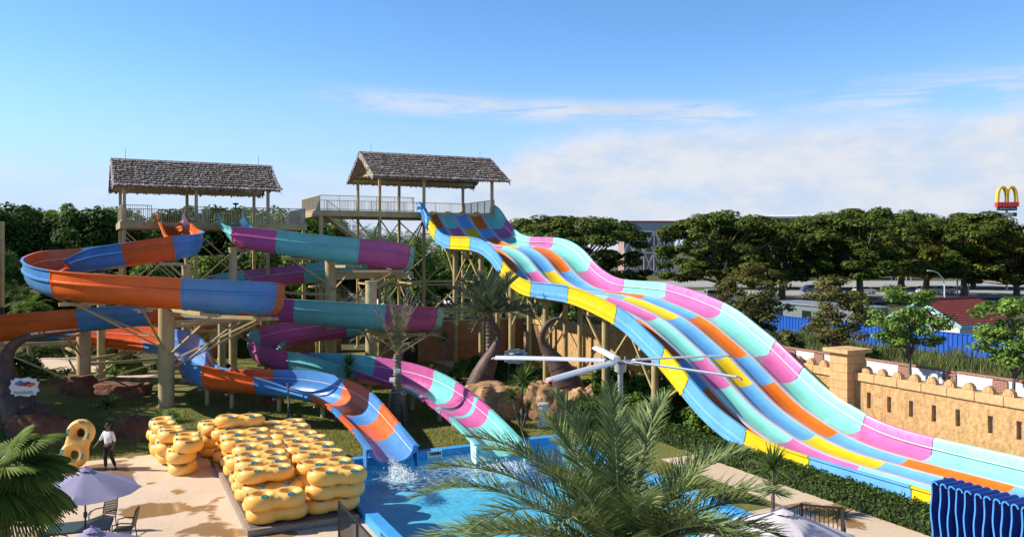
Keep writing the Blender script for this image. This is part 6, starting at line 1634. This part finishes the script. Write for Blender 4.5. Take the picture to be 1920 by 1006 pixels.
# ------------------------------------------------------------------ house behind the blue fence
hs = thing('small_house', 'small cream house with a red tiled roof behind the blue metal fence', 'house', UV(61, 43.6), ANG)
M_CREAM = paint('cream_render', (.62, .58, .50), .9, var=.06); M_AQUA = paint('aqua_paint', (.22, .56, .56), .6)
M_TILE, ntt, bt, N, L = new_mat('red_roof_tiles')
tct = N.new('ShaderNodeTexCoord'); wv = N.new('ShaderNodeTexBrick'); wv.inputs['Scale'].default_value = 1; wv.inputs['Brick Width'].default_value = .30; wv.inputs['Row Height'].default_value = .30; wv.inputs['Mortar Size'].default_value = .03
wv.inputs['Color1'].default_value = (.34, .055, .035, 1); wv.inputs['Color2'].default_value = (.24, .04, .03, 1); wv.inputs['Mortar'].default_value = (.09, .02, .015, 1)
L.new(tct.outputs['Object'], wv.inputs['Vector']); L.new(wv.outputs['Color'], bt.inputs['Base Color']); bt.inputs['Roughness'].default_value = .7
wd_, ln_ = 6.7, 6.6
b = MB(); b.extrude([(0, 0, -.6), (0, wd_, -.6), (0, wd_, 2.25), (0, wd_ / 2, 3.85), (0, 0, 2.25)], (ln_, 0, 0)); b.build('wall', M_CREAM, hs)
b = MB(); b.box((-.01, wd_ / 2, .55), (.03, wd_ + .03, .9)); b.box((ln_ / 2, -.01, .55), (ln_ + .03, .03, .9)); b.build('aqua_band', M_AQUA, hs)
rf = MB(); sl_ = (3.95 - 2.1) / (wd_ / 2 + .35)
for s, y0 in ((1, -.35), (-1, wd_ + .35)):
    k = 12
    for i in range(k):
        f0, f1 = i / k, (i + 1) / k + .01; ya, yb = y0 + s * (wd_ / 2 + .35) * f0, y0 + s * (wd_ / 2 + .35) * f1; za, zb = 2.12 + 1.85 * f0, 2.12 + 1.85 * f1
        rf.extrude([(-.35, ya, za + .05), (-.35, yb, zb + .01), (-.35, yb, zb - .06), (-.35, ya, za - .02)], (ln_ + .7, 0, 0))
ro = rf.build('roof', M_TILE, hs); ro.location.z = .04
b = MB(); b.box((ln_ / 2, wd_ / 2, 4.06), (ln_ + .72, .22, .12)); b.build('ridge_tiles', M_TILE, hs)
b = MB()
for s, y0 in ((1, -.37), (-1, wd_ + .37)): b.extrude([(-.40, y0, 2.14), (-.40, wd_ / 2, 4.02), (-.40, wd_ / 2, 3.78), (-.40, y0, 1.90)], (.05, 0, 0))
b.box((ln_ / 2, -.40, 2.05), (ln_ + .7, .05, .2)); b.build('barge_board', M_AQUA, hs)
b = MB(); b.box((3.6, -.03, 1.2), (1.0, .06, 2.0)); b.build('door', M_AQUA, hs); b = MB(); b.box((-.03, 3.3, 1.6), (.06, 1.0, .8)); w1 = b.build('window', M_AQUA, hs); b = MB(); b.box((-.065, 3.3, 1.6), (.02, .84, .64)); b.build('pane', M_GLASS, w1)
# grey green container-like building left of the house
sh = thing('grey_shed', 'long low grey shed left of the cream house behind the blue fence', 'shed', P(1545, 88, 0), ANG)
M_SHED = paint('grey_green_sheet', (.16, .20, .20), .7, var=.15, stretch=(14, 1, 1)); b = MB(); b.box((0, 0, 1.15), (5, 12, 2.3)); b.build('wall', M_SHED, sh); b = MB(); b.box((0, 0, 2.36), (5.3, 12.3, .12)); b.build('roof', M_GREY, sh)
for y in (-4, 0, 4): b = MB(); b.box((-2.52, y, 1.3), (.06, 1.2, .9)); b.build('window', M_GLASS, sh)
# ------------------------------------------------------------------ street lamp, cars, roadside signs
lp = thing('street_lamp', 'curved white street lamp standing by the road above the red tiled roof', 'street lamp', P(1771, 118, 0))
zt = ZY(507, 118); b = MB(); b.tube([(0, 0, 0), (0, 0, zt - 2.1), (-.25, 0, zt - 1.1), (-.95, 0, zt - .3), (-1.9, 0, zt)], [.11, .09, .08, .07, .06], 10); b.build('pole', M_WHITE, lp, 40)
b = MB(); b.lathe([(.001, -.1), (.14, -.07), (.16, .02), (.06, .11), (.001, .12)], (0, 0, 0), 10); b.v = [(x * 2.6 - 2.15, y * 1.1, z + zt - .02) for x, y, z in b.v]; b.build('lamp_head', M_WHITE, lp, 40)
b = MB(); b.beam((-1.0, 0, zt - 3.6), (.1, 0, zt - 3.6), .06); b.build('cross_arm', M_WHITE, lp)
def car_kind(name, col, prof_roof, ln_, label):
    t = thing(name, label, 'car', (0, 0, 0)); mt = paint('car_paint_' + col[0], col[1], .25, var=.02, spec=.6); w_ = 1.7
    body = [(-ln_ / 2, .38), (-ln_ / 2 + .02, .78), (-ln_ / 2 + .15, .92)] + prof_roof[0] + [(ln_ / 2 - .12, .78), (ln_ / 2, .60), (ln_ / 2 - .02, .36), (ln_ / 2 - .2, .26), (-ln_ / 2 + .15, .26)]
    b = MB(); b.extrude([(x, -w_ / 2, z) for x, z in body], (0, w_, 0)); o = b.build('body', mt, t, 30); m = o.modifiers.new('bevel', 'BEVEL'); m.width = .07; m.segments = 3
    g = prof_roof[1]; b = MB(); b.extrude([(x, -w_ / 2 + .07, z) for x, z in g], (0, w_ - .14, 0)); cb = b.build('cabin', mt, t, 30); m = cb.modifiers.new('bevel', 'BEVEL'); m.width = .06; m.segments = 2
    cx_ = sum(x for x, z in g) / len(g); cz_ = sum(z for x, z in g) / len(g)
    for s in (-1, 1):
        y = s * (w_ / 2 - .062); b = MB(); b.extrude([(cx_ + (x - cx_) * .86, y, cz_ + (z - cz_) * .76) for x, z in g], (0, s * .012, 0)); b.build('side_window', M_GLASS, t)
    (xa, za), (xb, zb) = g[0], g[1]; b = MB(); n = Vector((zb - za, 0, xa - xb)); n = n if n.x * -1 > 0 else -n; n = n.normalized() * .012
    def gl(p0, p1, nm):
        p0, p1 = Vector((p0[0], 0, p0[1])), Vector((p1[0], 0, p1[1])); d = p1 - p0; nn = Vector((-d.z, 0, d.x)).normalized(); c = Vector((cx_, 0, cz_)); nn = nn if nn.dot(p0 - c) > 0 else -nn
        a, e = p0 + d * .14, p0 + d * .88; b = MB(); b.extrude([a + Vector((0, -.66, 0)), a + Vector((0, .66, 0)), e + Vector((0, .56, 0)), e + Vector((0, -.56, 0))], nn * .012); b.build(nm, M_GLASS, t)
    gl(g[0], g[1], 'rear_window'); gl(g[-1], g[-2], 'windscreen')
    for x in (-ln_ * .31, ln_ * .31):
        for s in (-1, 1):
            b = MB(); b.tube([(x, s * (w_ / 2 - .17), .31), (x, s * (w_ / 2 + .015), .31)], .31, 16); wh = b.build('wheel', M_RUBBER, t, 40); b = MB(); b.tube([(x, s * (w_ / 2 + .012), .31), (x, s * (w_ / 2 + .03), .31)], .19, 12); b.build('rim', M_GREY, wh, 40)
    for s in (-1, 1):
        b = MB(); b.box((ln_ / 2 - .06, s * .6, .68), (.1, .34, .14)); b.build('headlight', M_WHITE, t); b = MB(); b.box((-ln_ / 2 + .03, s * .66, .78), (.06, .22, .16)); b.build('tail_light', M_RED, t)
    return t
SED = ([(-1.9, .95), (-1.1, .95), (1.0, .93), (1.9, .86)], [(-1.75, .94), (-1.05, 1.40), (.25, 1.42), (1.05, .92)])
HAT = ([(-1.8, .95), (1.0, .98), (1.7, .88)], [(-1.88, .94), (-1.6, 1.46), (.35, 1.48), (1.1, .96)])
VAN = ([(-2.1, 1.0), (1.3, 1.05), (2.0, .92)], [(-2.2, .98), (-2.05, 1.72), (.9, 1.72), (1.6, 1.0)])
c1 = car_kind('parked_car', ('white', (.70, .70, .70)), HAT, 4.0, 'white hatchback car on the road beside the thick rain tree trunk'); c1.location = P(1621, 151, 0.004)
c2 = dup(c1, P(1741, 151, .004), 0.0, 'white hatchback car on the road left of the street lamp')
c3 = dup(c1, P(1768, 152.5, .004), PI, 'white hatchback car on the road directly right of the street lamp pole')
c4 = car_kind('parked_car', ('silver', (.42, .43, .45)), VAN, 4.6, 'silver van parked beyond the slide under the dark rain trees'); c4.location = P(1347, 134, .004); c4.rotation_euler.z = .05
c5 = car_kind('parked_car', ('blue', (.03, .10, .26)), SED, 4.4, 'dark blue car under the rain trees left of the white cars'); c5.location = P(1524, 158, .004)
c7 = dup(c1, P(1913, 69, .004), R(70), 'white car parked beside the small cream house at the right frame edge')
c6 = dup(c4, P(1362, 158, .004), 0.1, 'white topped van half hidden beyond the silver van'); 
for i, (px, d, c_) in enumerate(((742, 118, M_WHITE), (768, 121, M_WHITE), (865, 126, M_WHITE), (905, 118, M_GREY))):
    hh = thing('white_building', ('small white building seen through the braces left of the racer columns', 'second small white building behind the tower braces', 'low white roofed building behind the grey green palm', 'grey roofed building behind the racer columns')[i], 'building', P(px, d, 0), ANG)
    b = MB(); b.box((0, 0, 1.6), (4.5, 4, 3.2)); b.build('wall', c_, hh); b = MB(); b.extrude([(-2.5, -2.3, 3.2), (-2.5, 2.3, 3.2), (-2.5, 0, 4.4)], (5.0, 0, 0)); b.build('roof', M_WHITE, hh)
    b = MB(); b.box((0, -2.02, 1.6), (1.6, .05, 1.1)); b.build('window', M_GLASS, hh)
# big white lattice building and the long white roof far behind the trees
lb = thing('lattice_building', 'large building with a white lattice facade between the rain trees', 'building', P(1218, 262, 0), R(4)); Wl = 19.5
zt0, zt1, zb = ZY(415, 262), ZY(432, 262), 0
b = MB(); b.box((0, 3, (zt0 + zt1) / 2), (Wl, 12, zt0 - zt1)); b.build('roof_block', paint('grey_cladding', (.33, .35, .36), .7, var=.1), lb)
b = MB(); b.box((0, 5, zt1 / 2), (Wl - 3, 8, zt1)); b.build('wall', paint('dull_pink_wall', (.36, .22, .19), .8), lb)
b = MB(); b.box((0, -3.1, zt0 - .15), (Wl + .4, .2, .5)); b.build('red_trim', M_RED, lb)
b = MB(); b.box((-7.2, -3.15, zt0 - 1.6), (3.2, .2, 1.7)); b.build('cyan_panel', M_AQUA, lb)
b = MB(); x = -Wl / 2 + 1
while x < Wl / 2 - 2:
    b.beam((x, -2.5, zt1), (x + 3.2, -2.5, zt1 - 7), .35); b.beam((x + 3.2, -2.5, zt1), (x, -2.5, zt1 - 7), .35); b.beam((x, -2.5, zt1 - 7), (x + 3.2, -2.5, zt1 - 14), .35); b.beam((x + 3.2, -2.5, zt1 - 7), (x, -2.5, zt1 - 14), .35); b.beam((x, -2.4, zt1), (x, -2.4, 0), .3); x += 3.2
for zz in (zt1 - .3, zt1 - 7, zt1 - 13): b.beam((-Wl / 2 + 1, -2.6, zz), (Wl / 2 - 1, -2.6, zz), .5)
b.build('lattice', M_WHITE, lb)
wr = thing('long_hall', 'long low white roofed hall whose roof shows above the right rain trees', 'building', P(1488, 300, 0), R(-3))
zt = ZY(403, 300); b = MB(); b.box((0, 4, zt / 2 - .6), (24, 14, zt - 1.2)); b.build('wall', M_SHED, wr); b = MB(); b.extrude([(-13, -4, zt - 1.3), (-13, 12, zt - 1.3), (-13, 12, zt - .9), (-13, 4, zt + .2), (-13, -4, zt - .6)], (26, 0, 0)); b.build('roof', M_WHITE, wr)
# pole sign with the yellow double arch
ps = thing('arch_sign', 'tall pole sign with a yellow double arch on a red base above the rain trees', 'sign', P(1890, 165, 0), R(-12))
M_ARCH = paint('sign_yellow', (.82, .48, .01), .35); M_REDB = paint('sign_red_base', (.62, .03, .03), .4); M_BLKB = paint('sign_black', (.03, .03, .035), .5); M_GRYB = paint('sign_grey', (.30, .29, .28), .6)
z395, z350, z405, z420 = ZY(380, 165), ZY(350, 165), ZY(389, 165), ZY(409, 165)
b = MB(); b.tube([(0, .7, 0), (0, .7, z395)], .22, 10); b.build('pole', M_GREY, ps, 40)
for k, s in enumerate((-1, 1)):
    pts = []; hA = z350 - z395 + .2
    for i in range(17):
        a = PI * i / 16; pts.append((s * .80 + .82 * math.cos(a) * (1.0 if (math.cos(a) * s < 0) else 1.12), z395 - .2 + hA * math.sin(a) ** .62))
    b = MB(); out, inn = [], []
    for i, (x, z) in enumerate(pts):
        a = Vector(pts[max(i - 1, 0)]); c = Vector(pts[min(i + 1, 16)]); t_ = (c - a).normalized(); n = Vector((-t_.y, t_.x)); wd2 = .17
        out.append(Vector((x, 0, z)) + Vector((n.x, 0, n.y)) * wd2); inn.append(Vector((x, 0, z)) - Vector((n.x, 0, n.y)) * wd2)
    m = 17; D_ = Vector((0, 1.3, 0)); vs = out + inn + [q + D_ for q in out] + [q + D_ for q in inn]; fs = []
    for i in range(m - 1): fs += [(i, i + 1, m + i + 1, m + i), (2 * m + i, 3 * m + i, 3 * m + i + 1, 2 * m + i + 1), (i, 2 * m + i, 2 * m + i + 1, i + 1), (m + i, m + i + 1, 3 * m + i + 1, 3 * m + i)]
    fs += [(0, m, 3 * m, 2 * m), (m - 1, 3 * m - 1, 4 * m - 1, 2 * m - 1)]
    b.add(vs, fs); b.build('arch', M_ARCH, ps, 40)
b = MB(); b.box((0, .65, z395 - .32), (3.9, 1.7, .9)); b.build('red_base', M_REDB, ps)
b = MB(); b.box((0, .65, z405 - .20), (3.3, 1.3, .72)); bb_ = b.build('drive_panel', M_BLKB, ps)
text_mesh('Drive Thru', .52, .01, M_WHITE, 'lettering', bb_, (.25, -.02, z405 - .20), (R(90), 0, 0), .012)
b = MB(); b.lathe([(.001, 0), (.2, 0), (.2, .02), (.001, .02)], (0, 0, 0), 12); o = b.build('roundel', M_ARCH, bb_); o.location = (-1.25, -.02, z405 - .2); o.rotation_euler = (R(90), 0, 0)
b = MB(); b.box((-.15, .65, z420 + .75), (3.4, 1.2, .75)); g2 = b.build('hours_panel', M_GRYB, ps); b = MB(); b.box((1.3, .03, z420 + .75), (.65, .06, .77)); b.build('dark_end', M_BLKB, g2)
text_mesh('24', .5, .01, M_WHITE, 'lettering', g2, (-.2, .03, z420 + .75), (R(90), 0, 0), .012)
# roadside things seen under the trees
for i, (px, d, z0, w_, h_, mt, lb_) in enumerate(((1798, 205, 2.0, 1.6, 4.2, M_RED, 'tall red banner panel seen left of a rain tree trunk'), (1838, 212, 2.2, 2.6, 1.8, M_RED, 'wide red roadside board on the right beyond the far road'), (1676, 216, 0.8, 1.4, 1.9, M_BLU, 'small blue kiosk board beyond the far road'), (1853, 216, 2.0, 1.4, 2.6, M_RED, 'small red board at the far right under the trees'))):
    t = thing('roadside_board', lb_, 'board', P(px, d, 0)); b = MB(); b.box((0, 0, z0 + h_ / 2), (w_, .15, h_)); b.build('panel', mt, t)
    for s in (-1, 1): b = MB(); b.beam((s * w_ * .4, .12, 0), (s * w_ * .4, .12, z0 + h_), .12); b.build('post', M_GREY, t)
pg = thing('play_frame', 'yellow and white climbing frame beyond the far road', 'play frame', P(1695, 214, 0))
for x in (-1.5, -.5, .6, 1.8): b = MB(); b.beam((x, 0, 0), (x, 0, 3.4), .2); b.build('upright', M_YEL if x < 0 else M_WHITE, pg)
b = MB(); b.beam((-1.6, 0, 2.2), (1.9, 0, 2.2), .2); b.beam((-1.6, 0, 3.3), (1.9, 0, 3.3), .2); b.build('crossbar', M_WHITE, pg)
for i, (px, d) in enumerate(((1795, 141.8), (1816, 141.8))):
    t = thing('road_post', ('plain grey roadside post left of a dark rain tree trunk', 'plain grey roadside post right of a dark rain tree trunk')[i], 'post', P(px, d, 0)); b = MB(); b.tube([(0, 0, 0), (0, 0, (6.2, 5.2)[i])], .12, 8); b.build('shaft', M_GREY, t, 40)
# tan post at the left edge
t = thing('tan_post', 'tall tan steel post at the far left edge', 'post', P(1, 55, 0)); b = MB(); b.box((0, 0, ZY(415, 55) / 2), (.34, .34, ZY(415, 55))); b.build('shaft', M_STEEL, t); b = MB(); b.box((.1, -.2, ZY(585, 55)), (.4, .3, .7)); b.build('box', M_DARK, t)
# lamp on the tower deck
t = thing('deck_lamp', 'small dark lamp on a thin post standing behind the left tower deck', 'lamp', P(442, 72, 0)); z = ZY(380, 72); b = MB(); b.tube([(0, 0, 0), (0, 0, z - .15)], .06, 8); b.build('post', M_DARK, t); b = MB(); b.lathe([(.001, z), (.28, z - .04), (.22, z - .14), (.06, z - .22)], (0, 0, 0), 10); b.build('lamp_head', M_DARK, t)
